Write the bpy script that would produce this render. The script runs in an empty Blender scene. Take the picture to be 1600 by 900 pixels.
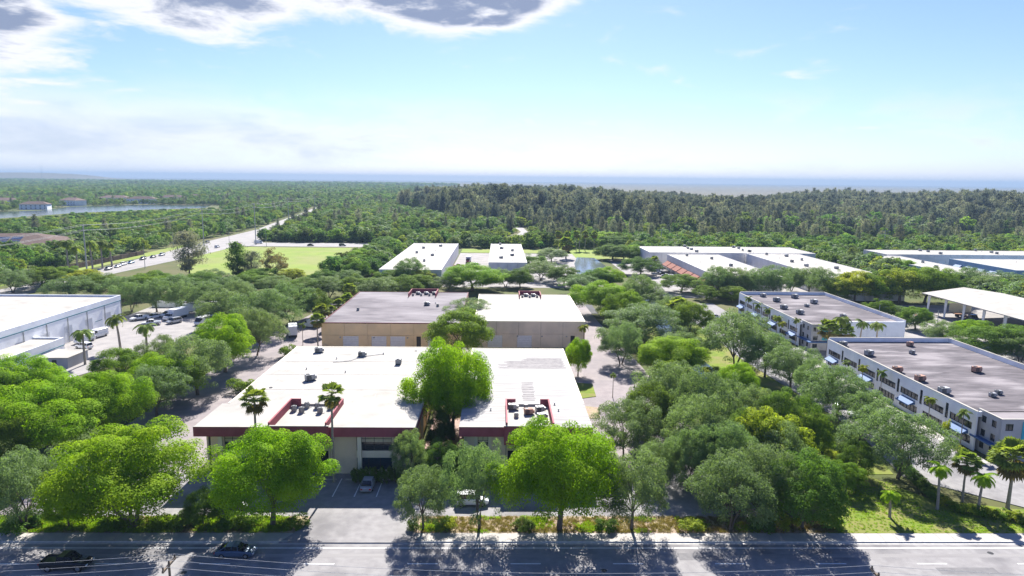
import bpy, math, random
import numpy as np
from mathutils import Vector, Matrix
S = bpy.context.scene
C = S.collection
R = math.radians
# ------------------------------------------------------------------ camera
CAM_H = 45.0
cam = bpy.data.objects.new('camera', bpy.data.cameras.new('camera'))
C.objects.link(cam)
_p, _r, _y = R(9.0), R(0.6), R(1.1)
F_ = Vector((math.sin(_y) * math.cos(_p), math.cos(_y) * math.cos(_p), -math.sin(_p))); X0 = Vector((math.cos(_y), -math.sin(_y), 0)); U0 = X0.cross(F_)
X_ = X0 * math.cos(_r) + U0 * math.sin(_r); U_ = X_.cross(F_)
m3 = Matrix((X_, U_, -F_)).transposed()
cam.matrix_world = Matrix.Translation((0, 0, CAM_H)) @ m3.to_4x4()
cam.data.sensor_width = 36; cam.data.lens = 24.0
cam.data.clip_start = 0.5; cam.data.clip_end = 60000
S.camera = cam
# ------------------------------------------------------------------ sky, sun, exposure
SUN_EL, SUN_AZ = R(39), R(3)          # the sun stands ahead of the camera, high above the frame
W = bpy.data.worlds.new('World'); S.world = W; W.use_nodes = True
def build_world():
    nt = W.node_tree; n = nt.nodes; l = nt.links; n.clear()
    out = n.new('ShaderNodeOutputWorld'); bg = n.new('ShaderNodeBackground'); l.new(bg.outputs[0], out.inputs[0])
    sky = n.new('ShaderNodeTexSky'); sky.sky_type = 'NISHITA'; sky.sun_disc = False
    sky.sun_elevation = SUN_EL; sky.sun_rotation = SUN_AZ
    sky.altitude = 0; sky.air_density = 1.0; sky.dust_density = 0.25; sky.ozone_density = 1.6
    tc = n.new('ShaderNodeTexCoord')
    nrm = n.new('ShaderNodeVectorMath'); nrm.operation = 'NORMALIZE'; l.new(tc.outputs['Generated'], nrm.inputs[0])
    sep = n.new('ShaderNodeSeparateXYZ'); l.new(nrm.outputs[0], sep.inputs[0])
    def M(op, a, b=None, c=None, clamp=False):
        x = n.new('ShaderNodeMath'); x.operation = op; x.use_clamp = clamp
        for i, v in enumerate((a, b, c)):
            if v is None: continue
            if isinstance(v, (int, float)): x.inputs[i].default_value = v
            else: l.new(v, x.inputs[i])
        return x.outputs[0]
    dx, dy, dz = sep.outputs
    # clouds lie on a sheet overhead: direction divided by height
    zz = M('ADD', M('MAXIMUM', dz, 0.0), 0.11)
    u = M('DIVIDE', dx, zz); v = M('DIVIDE', dy, zz)
    cv = n.new('ShaderNodeCombineXYZ'); l.new(u, cv.inputs[0]); l.new(v, cv.inputs[1])
    def noise(scale, detail, rough, off, dist=0.0, vec=None):
        mp = n.new('ShaderNodeMapping'); mp.inputs['Location'].default_value = off
        l.new(vec or cv.outputs[0], mp.inputs[0])
        t = n.new('ShaderNodeTexNoise'); t.inputs['Scale'].default_value = scale; t.inputs['Detail'].default_value = detail
        t.inputs['Roughness'].default_value = rough; t.inputs['Distortion'].default_value = dist
        l.new(mp.outputs[0], t.inputs['Vector']); return t.outputs['Fac']
    def bump(az, el, ra, re, s):
        # one heap of cloud seen at azimuth az, elevation el (degrees)
        a = M('ARCTAN2', dx, dy); e = M('ARCSINE', dz)
        p = M('POWER', M('DIVIDE', M('SUBTRACT', a, R(az)), R(ra)), 2.0)
        q = M('POWER', M('DIVIDE', M('SUBTRACT', e, R(el)), R(re)), 2.0)
        return M('MULTIPLY', M('EXPONENT', M('MULTIPLY', M('ADD', p, q), -1.0)), s)
    fine = noise(2.6, 8, 0.62, (3.1, 7.7, 0.0), 0.3)
    big = noise(0.55, 3, 0.5, (1.3, 2.2, 4.0))
    dens = M('ADD', M('MULTIPLY', M('SUBTRACT', fine, 0.5), 1.25), M('MULTIPLY', M('SUBTRACT', big, 0.52), 0.9))
    heaps = None
    for h in CLOUDS:
        b = bump(*h); heaps = b if heaps is None else M('ADD', heaps, b)
    dens = M('ADD', dens, heaps)
    def ss(x, a, b):
        mr = n.new('ShaderNodeMapRange'); mr.interpolation_type = 'SMOOTHSTEP'
        mr.inputs['From Min'].default_value = a; mr.inputs['From Max'].default_value = b; l.new(x, mr.inputs['Value']); return mr.outputs[0]
    mask = ss(dens, 0.14, 0.48); core = ss(dens, 0.46, 0.72)
    lobes = noise(5.0, 6, 0.6, (9.0, 1.0, 2.0))
    core = M('MULTIPLY', core, ss(lobes, 0.26, 0.50))
    # thin low bank near the horizon
    veil_n = noise(7.0, 7, 0.6, (0.0, 0.0, 0.0), 0.2, None)
    cv2 = n.new('ShaderNodeCombineXYZ'); l.new(M('ARCTAN2', dx, dy), cv2.inputs[0]); l.new(M('MULTIPLY', dz, 3.2), cv2.inputs[1])
    veil_n = noise(6.0, 7, 0.6, (2.0, 0.4, 0.0), 0.3, cv2.outputs[0])
    low = M('MULTIPLY', ss(dz, 0.14, 0.05), ss(M('ADD', veil_n, bump(-28, 3.8, 20, 3.4, 0.34)), 0.50, 0.78))
    def mix(fac, a, b):
        x = n.new('ShaderNodeMix'); x.data_type = 'RGBA'
        l.new(fac, x.inputs[0])
        for k, val in ((6, a), (7, b)):
            if isinstance(val, tuple): x.inputs[k].default_value = (*val, 1)
            else: l.new(val, x.inputs[k])
        return x.outputs[2]
    g = n.new('ShaderNodeMix'); g.data_type = 'RGBA'; g.blend_type = 'MULTIPLY'; g.inputs[0].default_value = 1
    l.new(sky.outputs[0], g.inputs[6]); g.inputs[7].default_value = (*SKY_TINT, 1)
    lowc = mix(ss(M('ADD', veil_n, bump(-28, 3.0, 20, 2.6, 0.2)), 0.60, 0.90), CLOUD_LOW, CLOUD_LOW_SHADE)
    c = mix(M('MULTIPLY', low, 0.85), g.outputs[2], lowc)
    cc = mix(core, CLOUD_RIM, CLOUD_CORE)
    c = mix(M('MULTIPLY', mask, 0.93), c, cc)
    l.new(c, bg.inputs[0]); bg.inputs[1].default_value = SKY_STRENGTH
SKY_STRENGTH = 0.055
HAZE = 1.3e-4
SKY_TINT = (0.455, 0.505, 0.78)
CLOUD_RIM, CLOUD_CORE, CLOUD_LOW = (4.7, 4.7, 4.8), (1.35, 1.6, 2.2), (4.5, 4.6, 4.75)
CLOUD_LOW_SHADE = (3.0, 3.35, 3.9)
CLOUDS = [(-4.0, 14.0, 8.0, 2.5, 1.5), (-22, 13.0, 6.5, 2.8, 1.0), (-37.5, 11.6, 6.0, 4.4, 1.2)]
build_world()
sun = bpy.data.objects.new('sun', bpy.data.lights.new('sun', 'SUN')); C.objects.link(sun)
sun.data.energy = 3.6; sun.data.angle = R(0.55); sun.data.color = (1.0, 0.965, 0.905)
sd = Vector((math.sin(SUN_AZ) * math.cos(SUN_EL), math.cos(SUN_AZ) * math.cos(SUN_EL), math.sin(SUN_EL)))
sun.rotation_euler = sd.to_track_quat('Z', 'Y').to_euler(); sun.location = (0, 60, 90)
S.view_settings.view_transform = 'Standard'; S.view_settings.look = 'None'
S.view_settings.exposure = 2.05; S.view_settings.gamma = 1.0; S.view_settings.use_curve_mapping = False
S.render.engine = 'CYCLES'
cy = S.cycles
cy.max_bounces = 6; cy.diffuse_bounces = 4; cy.glossy_bounces = 2; cy.transmission_bounces = 4; cy.transparent_max_bounces = 6; cy.volume_bounces = 0
cy.use_denoising = True; cy.caustics_reflective = False; cy.caustics_refractive = False
# ------------------------------------------------------------------ materials
MATS = {}
def mat(name, c1, c2=None, scale=1.0, rough=0.85, metallic=0.0, spec=0.08, detail=5, lo=0.35, hi=0.65, stretch=(1, 1, 1), c3=None, s3=0.1, f3=0.5, bump=0.0, coord='Object', vary=0.0, lo3=.45, hi3=.65):
    m = bpy.data.materials.new(name); m.use_nodes = True; MATS[name] = m
    nt = m.node_tree; n = nt.nodes; l = nt.links; b = n['Principled BSDF']
    b.inputs['Roughness'].default_value = rough; b.inputs['Metallic'].default_value = metallic; b.inputs['Specular IOR Level'].default_value = spec
    b.inputs['Base Color'].default_value = (*c1, 1)
    m.diffuse_color = (*c1, 1)
    tc = n.new('ShaderNodeTexCoord'); mp = n.new('ShaderNodeMapping'); l.new(tc.outputs[coord], mp.inputs[0]); mp.inputs['Scale'].default_value = stretch
    col = None
    def nz(sc, det, a, bb):
        t = n.new('ShaderNodeTexNoise'); t.inputs['Scale'].default_value = sc; t.inputs['Detail'].default_value = det; l.new(mp.outputs[0], t.inputs['Vector'])
        r = n.new('ShaderNodeMapRange'); r.inputs['From Min'].default_value = a; r.inputs['From Max'].default_value = bb; l.new(t.outputs['Fac'], r.inputs[0]); return r.outputs[0], t.outputs['Fac']
    if c2 is not None:
        f, raw = nz(scale, detail, lo, hi)
        x = n.new('ShaderNodeMix'); x.data_type = 'RGBA'; l.new(f, x.inputs[0]); x.inputs[6].default_value = (*c1, 1); x.inputs[7].default_value = (*c2, 1); col = x.outputs[2]
        if c3 is not None:
            f2, _ = nz(s3, 6, lo3, hi3)
            mu = n.new('ShaderNodeMath'); mu.operation = 'MULTIPLY'; l.new(f2, mu.inputs[0]); mu.inputs[1].default_value = f3
            y = n.new('ShaderNodeMix'); y.data_type = 'RGBA'; l.new(mu.outputs[0], y.inputs[0]); l.new(col, y.inputs[6]); y.inputs[7].default_value = (*c3, 1); col = y.outputs[2]
        if vary:
            oi = n.new('ShaderNodeObjectInfo'); hs = n.new('ShaderNodeHueSaturation')
            r = n.new('ShaderNodeMapRange'); r.inputs['To Min'].default_value = 1 - vary; r.inputs['To Max'].default_value = 1 + vary
            l.new(oi.outputs['Random'], r.inputs[0]); l.new(r.outputs[0], hs.inputs['Value']); l.new(col, hs.inputs['Color']); col = hs.outputs[0]
        l.new(col, b.inputs['Base Color'])
        if bump:
            bp = n.new('ShaderNodeBump'); bp.inputs['Strength'].default_value = bump; bp.inputs['Distance'].default_value = 0.05; l.new(raw, bp.inputs['Height']); l.new(bp.outputs[0], b.inputs['Normal'])
    return m
def leafmat(name, c1, c2, scale=0.9, trans=0.35, rough=0.7, spec=0.06, tcol=None, vary=0.12, hue=0.012):
    m = bpy.data.materials.new(name); m.use_nodes = True; MATS[name] = m
    nt = m.node_tree; n = nt.nodes; l = nt.links; b = n['Principled BSDF']; out = n['Material Output']
    b.inputs['Roughness'].default_value = rough; b.inputs['Specular IOR Level'].default_value = spec
    tc = n.new('ShaderNodeTexCoord'); oi = n.new('ShaderNodeObjectInfo')
    t = n.new('ShaderNodeTexNoise'); t.noise_dimensions = '4D'; t.inputs['Scale'].default_value = scale; t.inputs['Detail'].default_value = 4; l.new(tc.outputs['Object'], t.inputs['Vector'])
    w = n.new('ShaderNodeMath'); w.operation = 'MULTIPLY'; w.inputs[1].default_value = 40; l.new(oi.outputs['Random'], w.inputs[0]); l.new(w.outputs[0], t.inputs['W'])
    r = n.new('ShaderNodeMapRange'); r.inputs['From Min'].default_value = .33; r.inputs['From Max'].default_value = .67; l.new(t.outputs['Fac'], r.inputs[0])
    x = n.new('ShaderNodeMix'); x.data_type = 'RGBA'; l.new(r.outputs[0], x.inputs[0]); x.inputs[6].default_value = (*c1, 1); x.inputs[7].default_value = (*c2, 1)
    hs = n.new('ShaderNodeHueSaturation'); l.new(x.outputs[2], hs.inputs['Color'])
    for nm, a, k in (('Value', 1, vary), ('Hue', .5, hue)):
        q = n.new('ShaderNodeMapRange'); q.inputs['To Min'].default_value = a - k; q.inputs['To Max'].default_value = a + k
        if nm == 'Hue':
            z = n.new('ShaderNodeMath'); z.operation = 'FRACT'; y = n.new('ShaderNodeMath'); y.operation = 'MULTIPLY'; y.inputs[1].default_value = 7.31
            l.new(oi.outputs['Random'], y.inputs[0]); l.new(y.outputs[0], z.inputs[0]); l.new(z.outputs[0], q.inputs[0])
        else: l.new(oi.outputs['Random'], q.inputs[0])
        l.new(q.outputs[0], hs.inputs[nm])
    l.new(hs.outputs[0], b.inputs['Base Color'])
    tr = n.new('ShaderNodeBsdfTranslucent'); tm = n.new('ShaderNodeMix'); tm.data_type = 'RGBA'; tm.blend_type = 'MULTIPLY'; tm.inputs[0].default_value = 1
    l.new(hs.outputs[0], tm.inputs[6]); tm.inputs[7].default_value = (*(tcol or (1.5, 1.45, .55)), 1); l.new(tm.outputs[2], tr.inputs[0])
    ms = n.new('ShaderNodeMixShader'); ms.inputs[0].default_value = trans; l.new(b.outputs[0], ms.inputs[1]); l.new(tr.outputs[0], ms.inputs[2]); l.new(ms.outputs[0], out.inputs[0])
    m.diffuse_color = (*c1, 1)
    return m
mat('asphalt', (.215, .205, .205), (.26, .25, .247), .9, rough=.92, detail=9, c3=(.13, .125, .13), s3=.16, f3=.75, bump=.1, lo3=.5, hi3=.68)
mat('asphalt_pink', (.28, .245, .24), (.23, .2, .2), .5, rough=.92, c3=(.2, .18, .185), s3=.09, f3=.7, bump=.1)
mat('asphalt_dark', (.075, .075, .08), (.11, .108, .11), .6, rough=.9, c3=(.06, .06, .065), s3=.15, f3=.6)
mat('concrete', (.4, .375, .345), (.33, .31, .29), .8, rough=.9, c3=(.36, .34, .31), s3=.25, f3=.5, bump=.1)
mat('kerb', (.5, .48, .45), (.4, .39, .37), 2, rough=.9)
mat('paint_white', (.74, .74, .72), (.6, .6, .58), 5, rough=.7)
mat('grass', (.11, .165, .02), (.16, .2, .03), .9, rough=1, c3=(.2, .175, .07), s3=.2, f3=.8, bump=.5, spec=.1)
mat('field_grass', (.16, .225, .04), (.2, .25, .055), .12, rough=1, c3=(.22, .215, .09), s3=.035, f3=.6, spec=.1)
mat('mulch', (.36, .28, .22), (.25, .185, .14), 2.5, rough=1, c3=(.3, .27, .13), s3=.35, f3=.6, bump=.6, spec=.1)
mat('roof_white', (.375, .355, .32), (.315, .298, .27), .2, rough=.85, detail=9, c3=(.2, .188, .17), s3=.3, f3=.5, lo3=.54, hi3=.76)
mat('roof_strips', (.345, .33, .318), (.25, .24, .232), .5, rough=.75, stretch=(.25, 2.6, 1), c3=(.2, .19, .185), s3=.5, f3=.45, lo3=.55, hi3=.75)
mat('roof_grey', (.19, .172, .18), (.115, .104, .112), .35, rough=.95, stretch=(.45, 1, 1), detail=9, c3=(.26, .24, .245), s3=.1, f3=.8)
mat('roof_office', (.145, .13, .137), (.08, .072, .078), .45, rough=.95, stretch=(.45, 1.3, 1), detail=10, c3=(.28, .255, .26), s3=.22, f3=.75, lo3=.48, hi3=.62)
mat('roof_patch', (.13, .12, .125), (.22, .205, .2), 1.2, rough=.9)
mat('maroon', (.3, .085, .1), (.25, .07, .085), .8, rough=.7)
mat('maroon_dark', (.12, .03, .04), (.1, .026, .034), 1, rough=.7)
mat('tan', (.76, .58, .34), (.7, .535, .31), .4, rough=.9, c3=(.55, .45, .3), s3=.2, f3=.35, vary=.035)
mat('beige', (.7, .59, .45), (.64, .54, .41), .4, rough=.9, c3=(.38, .34, .29), s3=.2, f3=.35, vary=.03)
mat('cream', (.72, .67, .53), (.66, .615, .49), .6, rough=.9, vary=.03)
mat('white_wall', (.85, .86, .87), (.78, .79, .81), .3, rough=.85, c3=(.6, .61, .62), s3=.15, f3=.35)
mat('warm_white_wall', (.66, .64, .62), (.58, .565, .55), .3, rough=.9, c3=(.5, .49, .47), s3=.15, f3=.35)
mat('grey_wall', (.44, .435, .44), (.39, .385, .39), .5, rough=.9)
mat('joint', (.16, .14, .11), (.12, .1, .08), 2)
mat('door_white', (.7, .71, .72), (.64, .65, .66), 2, rough=.6)
mat('grey_metal', (.34, .345, .35), (.26, .265, .27), 2.5, rough=.5, metallic=.3, vary=.2)
mat('dark_metal', (.06, .06, .062), (.04, .04, .042), 3, rough=.5, metallic=.3)
mat('rusty', (.42, .25, .19), (.33, .19, .14), 2, rough=.8)
mat('awning_blue', (.06, .13, .28), (.05, .11, .24), 2, rough=.6)
mat('banner_cyan', (.06, .36, .46), (.07, .4, .5), 1, rough=.7)
mat('teal_line', (.04, .17, .2), (.03, .14, .17), 2, rough=.6)
mat('terracotta', (.27, .115, .085), (.19, .08, .06), 2.4, rough=.85, stretch=(1, 1, 1))
mat('roof_brown', (.17, .12, .1), (.12, .085, .075), .6, rough=.9, vary=.25)
mat('solar', (.02, .03, .06), (.03, .04, .075), 2, rough=.2)
mat('blind', (.62, .56, .42), (.55, .5, .38), 2, rough=.8)
mat('bark', (.16, .13, .1), (.09, .072, .058), 3, rough=.95, stretch=(1, 1, .3), bump=.5)
mat('bark_palm', (.32, .28, .23), (.24, .21, .17), 3, rough=.95, stretch=(1, 1, 3))
mat('pole_wood', (.2, .16, .12), (.15, .12, .09), 3, rough=.9)
mat('pole_concrete', (.42, .41, .39), (.36, .35, .33), 2, rough=.9)
mat('wire', (.5, .5, .5), (.42, .42, .42), 2, rough=.5)
mat('rubber', (.02, .02, .02), (.028, .028, .028), 4, rough=.9)
mat('rim', (.35, .35, .36), (.3, .3, .31), 4, rough=.35, metallic=.7)
mat('lamp_red', (.4, .02, .02), (.35, .015, .015), 4, rough=.3)
mat('lamp_clear', (.7, .7, .68), (.62, .62, .6), 4, rough=.2)
mat('wood_brown', (.25, .13, .07), (.18, .09, .05), 2, rough=.8)
def paint(name, c, rough=.28, metallic=.25):
    m = mat(name, c, tuple(v * .88 for v in c), 1.2, rough=rough, metallic=metallic, spec=.5)
    m.node_tree.nodes['Principled BSDF'].inputs['Coat Weight'].default_value = .35
    return m
for nm, c in dict(silver=(.4, .42, .45), blue=(.075, .12, .19), black=(.012, .012, .014), white=(.72, .73, .74), grey=(.12, .125, .13), red=(.3, .03, .03), sky=(.1, .2, .34), green=(.03, .09, .06)).items(): paint('car_' + nm, c, metallic=0 if nm in ('white', 'black', 'red') else .3)
def glassmat(name, c, rough=.06):
    m = mat(name, c, tuple(v * 1.25 for v in c), .4, rough=rough, spec=.6); return m
glassmat('glass', (.018, .024, .03)); glassmat('glass_blue', (.02, .045, .07)); glassmat('car_glass', (.012, .014, .017), .04)
def watermat():
    m = mat('water', (.03, .05, .045), (.045, .06, .05), .05, rough=.05, spec=.5)
    nt = m.node_tree; n = nt.nodes; l = nt.links
    t = n.new('ShaderNodeTexNoise'); t.inputs['Scale'].default_value = .8; t.inputs['Detail'].default_value = 3
    b = n.new('ShaderNodeBump'); b.inputs['Strength'].default_value = .06; b.inputs['Distance'].default_value = .05
    tc = n.new('ShaderNodeTexCoord'); l.new(tc.outputs['Object'], t.inputs['Vector']); l.new(t.outputs['Fac'], b.inputs['Height']); l.new(b.outputs[0], n['Principled BSDF'].inputs['Normal'])
watermat()
MATS['water'].node_tree.nodes['Principled BSDF'].inputs['Roughness'].default_value = .16
def groundmat():
    m = mat('ground', (.055, .085, .02), (.10, .10, .04), .05, rough=1, c3=(.15, .12, .07), s3=.013, f3=.5, spec=.1, detail=8)
    nt = m.node_tree; n = nt.nodes; l = nt.links; b = n['Principled BSDF']
    old = b.inputs['Base Color'].links[0].from_socket
    tc = n.new('ShaderNodeTexCoord'); sp = n.new('ShaderNodeSeparateXYZ'); l.new(tc.outputs['Object'], sp.inputs[0])
    nz = n.new('ShaderNodeTexNoise'); nz.inputs['Scale'].default_value = .0016; nz.inputs['Detail'].default_value = 8; l.new(tc.outputs['Object'], nz.inputs['Vector'])
    # sawgrass plain begins beyond the pine wood
    ad = n.new('ShaderNodeMath'); ad.operation = 'MULTIPLY_ADD'; l.new(nz.outputs['Fac'], ad.inputs[0]); ad.inputs[1].default_value = 900; l.new(sp.outputs[1], ad.inputs[2])
    mr = n.new('ShaderNodeMapRange'); mr.inputs['From Min'].default_value = 1900; mr.inputs['From Max'].default_value = 2500; l.new(ad.outputs[0], mr.inputs[0])
    mx = n.new('ShaderNodeMix'); mx.data_type = 'RGBA'; l.new(mr.outputs[0], mx.inputs[0]); l.new(old, mx.inputs[6])
    st = n.new('ShaderNodeTexNoise'); st.inputs['Scale'].default_value = .004; st.inputs['Detail'].default_value = 8
    mp = n.new('ShaderNodeMapping'); mp.inputs['Scale'].default_value = (.35, 1, 1); l.new(tc.outputs['Object'], mp.inputs[0]); l.new(mp.outputs[0], st.inputs['Vector'])
    m2 = n.new('ShaderNodeMix'); m2.data_type = 'RGBA'; l.new(st.outputs['Fac'], m2.inputs[0]); m2.inputs[6].default_value = (.085, .08, .055, 1); m2.inputs[7].default_value = (.15, .135, .1, 1)
    l.new(m2.outputs[2], mx.inputs[7]); l.new(mx.outputs[2], b.inputs['Base Color'])
groundmat()
leafmat('leaf_lime', (.13, .25, .006), (.265, .39, .010), .4, trans=.42, tcol=(1.35, 1.48, .4), vary=.07, hue=.007)
leafmat('leaf_yellow', (.21, .27, .02), (.31, .35, .03), .6, trans=.42)
leafmat('leaf_oak', (.115, .18, .07), (.18, .255, .105), 1.2, trans=.42, rough=.6, spec=.12, tcol=(1.3, 1.35, .6))
leafmat('leaf_dark', (.075, .145, .02), (.12, .2, .03), .8, trans=.42)
leafmat('leaf_mid', (.09, .17, .014), (.155, .24, .022), .6, trans=.42)
leafmat('leaf_pine', (.115, .14, .10), (.215, .22, .17), .12, trans=.4, tcol=(1.2, 1.2, .7), vary=.35, hue=.03)
leafmat('leaf_palm', (.14, .2, .04), (.2, .26, .06), 1.0, trans=.42)
leafmat('leaf_pine_dark', (.065, .09, .075), (.12, .14, .115), .12, trans=.35, tcol=(1.2, 1.2, .8), vary=.3, hue=.03)
leafmat('leaf_palm_dry', (.14, .12, .04), (.2, .17, .06), 1.0, trans=.3)
leafmat('leaf_brown', (.17, .15, .07), (.22, .18, .1), 1.0, trans=.35)
leafmat('leaf_far', (.08, .155, .03), (.135, .215, .042), .06, trans=.45, vary=.38, hue=.03)
leafmat('leaf_scrub', (.15, .24, .03), (.23, .31, .05), .06, trans=.45, vary=.35, hue=.025)
# ------------------------------------------------------------------ mesh helpers
class MB:
    def __init__(s): s.v = []; s.f = []
    def quad(s, *p):
        i = len(s.v); s.v += [tuple(q) for q in p]; s.f.append(tuple(range(i, i + len(p)))); return s
    def box(s, x0, x1, y0, y1, z0, z1):
        i = len(s.v); s.v += [(x0, y0, z0), (x1, y0, z0), (x1, y1, z0), (x0, y1, z0), (x0, y0, z1), (x1, y0, z1), (x1, y1, z1), (x0, y1, z1)]
        s.f += [tuple(i + k for k in q) for q in ((3, 2, 1, 0), (4, 5, 6, 7), (0, 1, 5, 4), (1, 2, 6, 5), (2, 3, 7, 6), (3, 0, 4, 7))]; return s
    def prism(s, poly, z0, z1):
        i = len(s.v); n = len(poly); s.v += [(x, y, z0) for x, y in poly] + [(x, y, z1) for x, y in poly]
        s.f.append(tuple(i + k for k in reversed(range(n)))); s.f.append(tuple(i + n + k for k in range(n)))
        for k in range(n): s.f.append((i + k, i + (k + 1) % n, i + n + (k + 1) % n, i + n + k))
        return s
    def tube(s, pts, rad, n=7, cap=True):
        pts = [Vector(p) for p in pts]; base = len(s.v)
        for k, p in enumerate(pts):
            d = (pts[min(k + 1, len(pts) - 1)] - pts[max(k - 1, 0)]).normalized()
            a = d.cross(Vector((0, 0, 1)) if abs(d.z) < .9 else Vector((1, 0, 0))).normalized(); b = d.cross(a)
            r = rad[k] if isinstance(rad, (list, tuple)) else rad
            for j in range(n):
                t = 2 * math.pi * j / n; s.v.append(tuple(p + a * (r * math.cos(t)) + b * (r * math.sin(t))))
        for k in range(len(pts) - 1):
            for j in range(n):
                q = (base + k * n + j, base + k * n + (j + 1) % n, base + (k + 1) * n + (j + 1) % n, base + (k + 1) * n + j); s.f.append(q)
        if cap:
            s.f.append(tuple(base + j for j in reversed(range(n)))); s.f.append(tuple(base + (len(pts) - 1) * n + j for j in range(n)))
        return s
    def cyl(s, x, y, z0, z1, r, n=14, r2=None): return s.tube([(x, y, z0), (x, y, z1)], [r, r if r2 is None else r2], n)
    def mesh(s, name, off=(0, 0, 0)):
        me = bpy.data.meshes.new(name); me.from_pydata([(x - off[0], y - off[1], z - off[2]) for x, y, z in s.v], [], s.f); me.update(); return me
def obj(name, me, m, parent=None):
    if isinstance(me, MB):
        o_ = Vector((0, 0, 0)); p = parent
        while p is not None: o_ += p.location; p = p.parent
        me = me.mesh(name, o_)
    o = bpy.data.objects.new(name, me); C.objects.link(o)
    if m is not None and not me.materials: me.materials.append(MATS[m] if isinstance(m, str) else m)
    if parent is not None: o.parent = parent
    return o
def tag(o, label=None, cat=None, group=None, kind=None):
    if label: o['label'] = label
    if cat: o['category'] = cat
    if group: o['group'] = group
    if kind: o['kind'] = kind
    return o
def thing(name, label, cat, loc=(0, 0, 0), rz=0, group=None):
    o = bpy.data.objects.new(name, None); C.objects.link(o); o.location = loc; o.rotation_euler = (0, 0, rz); o.empty_display_size = .2
    return tag(o, label, cat, group)
def boxes(name, L, m, parent):
    for q in L: obj(name, MB().box(*q), m, parent)
def copy_tree(o, parent=None):
    c = o.copy(); C.objects.link(c); c.parent = parent
    for ch in o.children: copy_tree(ch, c)
    return c
def struct(name, mb, m, parent=None):
    o = obj(name, mb, m, parent)
    if parent is None: o['kind'] = 'structure'
    return o
def smooth(o):
    for p in o.data.polygons: p.use_smooth = True
    return o
ORD = ['first', 'second', 'third', 'fourth', 'fifth', 'sixth', 'seventh', 'eighth', 'ninth', 'tenth', 'eleventh', 'twelfth', 'thirteenth', 'fourteenth', 'fifteenth', 'sixteenth', 'seventeenth', 'eighteenth', 'nineteenth', 'twentieth']
# ------------------------------------------------------------------ the setting
def sheet(name, poly, z, m, parent=None):
    mb = MB().prism(poly, z - .3, z); return struct(name, mb, m, parent)
def rect(x0, x1, y0, y1): return [(x0, y0), (x1, y0), (x1, y1), (x0, y1)]
def strip(pts, w):
    L = []; Rr = []
    for i, p in enumerate(pts):
        a = Vector(pts[max(i - 1, 0)]); b = Vector(pts[min(i + 1, len(pts) - 1)]); d = (b - a).normalized(); nrm = Vector((-d.y, d.x))
        ww = w[i] if isinstance(w, (list, tuple)) else w
        L.append(tuple(Vector(p) + nrm * ww / 2)); Rr.append(tuple(Vector(p) - nrm * ww / 2))
    return Rr + L[::-1]
struct('ground', MB().quad((-15000, -400, 0), (15000, -400, 0), (15000, 17000, 0), (-15000, 17000, 0)), 'ground')
# long low rise on the left horizon
mb = MB(); N = 30
ridge = [(-5200 + k * 110, 5600 + 200 * math.sin(k * .5)) for k in range(N + 1)]
for k in range(N):
    def hh(i): return 62 * math.exp(-((i - 13) / 6.0) ** 2) + 20 * math.exp(-((i - 4) / 5.0) ** 2) + 14 * math.exp(-((i - 24) / 5.0) ** 2)
    for s in (-1, 1):
        mb.quad((ridge[k][0], ridge[k][1] + s * 420, -1), (ridge[k + 1][0], ridge[k + 1][1] + s * 420, -1), (ridge[k + 1][0], ridge[k + 1][1], hh(k + 1)), (ridge[k][0], ridge[k][1], hh(k)))
smooth(struct('hill', mb, 'ground'))
# front road
road = struct('road', MB().box(-260, 260, 42, 79.2, -.35, .03), 'asphalt')
def flat(name, x0, x1, y0, y1, z, m, parent): return obj(name, MB().quad((x0, y0, z), (x1, y0, z), (x1, y1, z), (x0, y1, z)), m, parent)
flat('edge_line', -200, 200, 78.25, 78.42, .034, 'paint_white', road)
for k in range(-8, 9):
    x = 1.6 + k * 12.2; flat('lane_dash', x, x + 3.6, 74.75, 74.93, .034, 'paint_white', road)
    flat('lane_dash', x + 4, x + 7.6, 71.1, 71.26, .034, 'paint_white', road)
flat('tyre_track', -200, 200, 76.2, 77.0, .0325, 'asphalt_dark', road).data.materials[0] = mat('tyre_wear', (.2, .19, .19), (.25, .24, .235), .8, rough=.8, stretch=(.08, 1, 1))
for (x, y, w, d) in ((22, 75.6, 5.5, 1.6), (-12, 72.4, 8, 1.3), (52, 72.6, 7, 1.4), (-44, 76.0, 4, 1.5)): flat('asphalt_patch', x, x + w, y, y + d, .0335, 'asphalt_dark', road).data.materials[0] = MATS['asphalt_patch'] if 'asphalt_patch' in MATS else mat('asphalt_patch', (.15, .145, .148), (.18, .174, .175), 1.5, rough=.9)
for (x, y) in ((12.5, 73.4), (61, 77.2), (-36, 73.0)): obj('manhole_cover', MB().cyl(x, y, .02, .037, .36, 16), 'dark_metal', road)
# sidewalk as poured slabs behind a kerb and gutter
gut = struct('gutter', MB().box(-260, 260, 79.2, 79.62, -.35, .04), 'kerb')
kb = struct('kerb', MB().box(-260, -26.2, 79.62, 79.8, -.3, .17).box(-10.2, 260, 79.62, 79.8, -.3, .17), 'kerb')
sw = struct('sidewalk', MB().box(-260, 260, 79.8, 81.75, -.35, .128), 'concrete')
slab_me = MB().box(0, 1.78, 0, 1.9, -.02, .022).mesh('slab'); slab_me.materials.append(MATS['concrete'])
for k in range(-46, 47):
    o = obj('slab', slab_me, None, sw); o.location = (k * 1.83, 79.83, .13 + .004 * math.sin(k * 7.7))
sheet('verge', rect(-260, 44, 81.75, 86.2), .13, 'mulch')
sheet('verge_grass', rect(-260, -26.5, 82.3, 85.2), .15, 'grass')
lawn = sheet('lawn', [(43, 81.78), (260, 81.78), (260, 85.6), (92, 86.5), (72, 88.5), (62, 92), (57, 100), (52, 112), (42, 112)], .155, 'grass')
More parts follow.
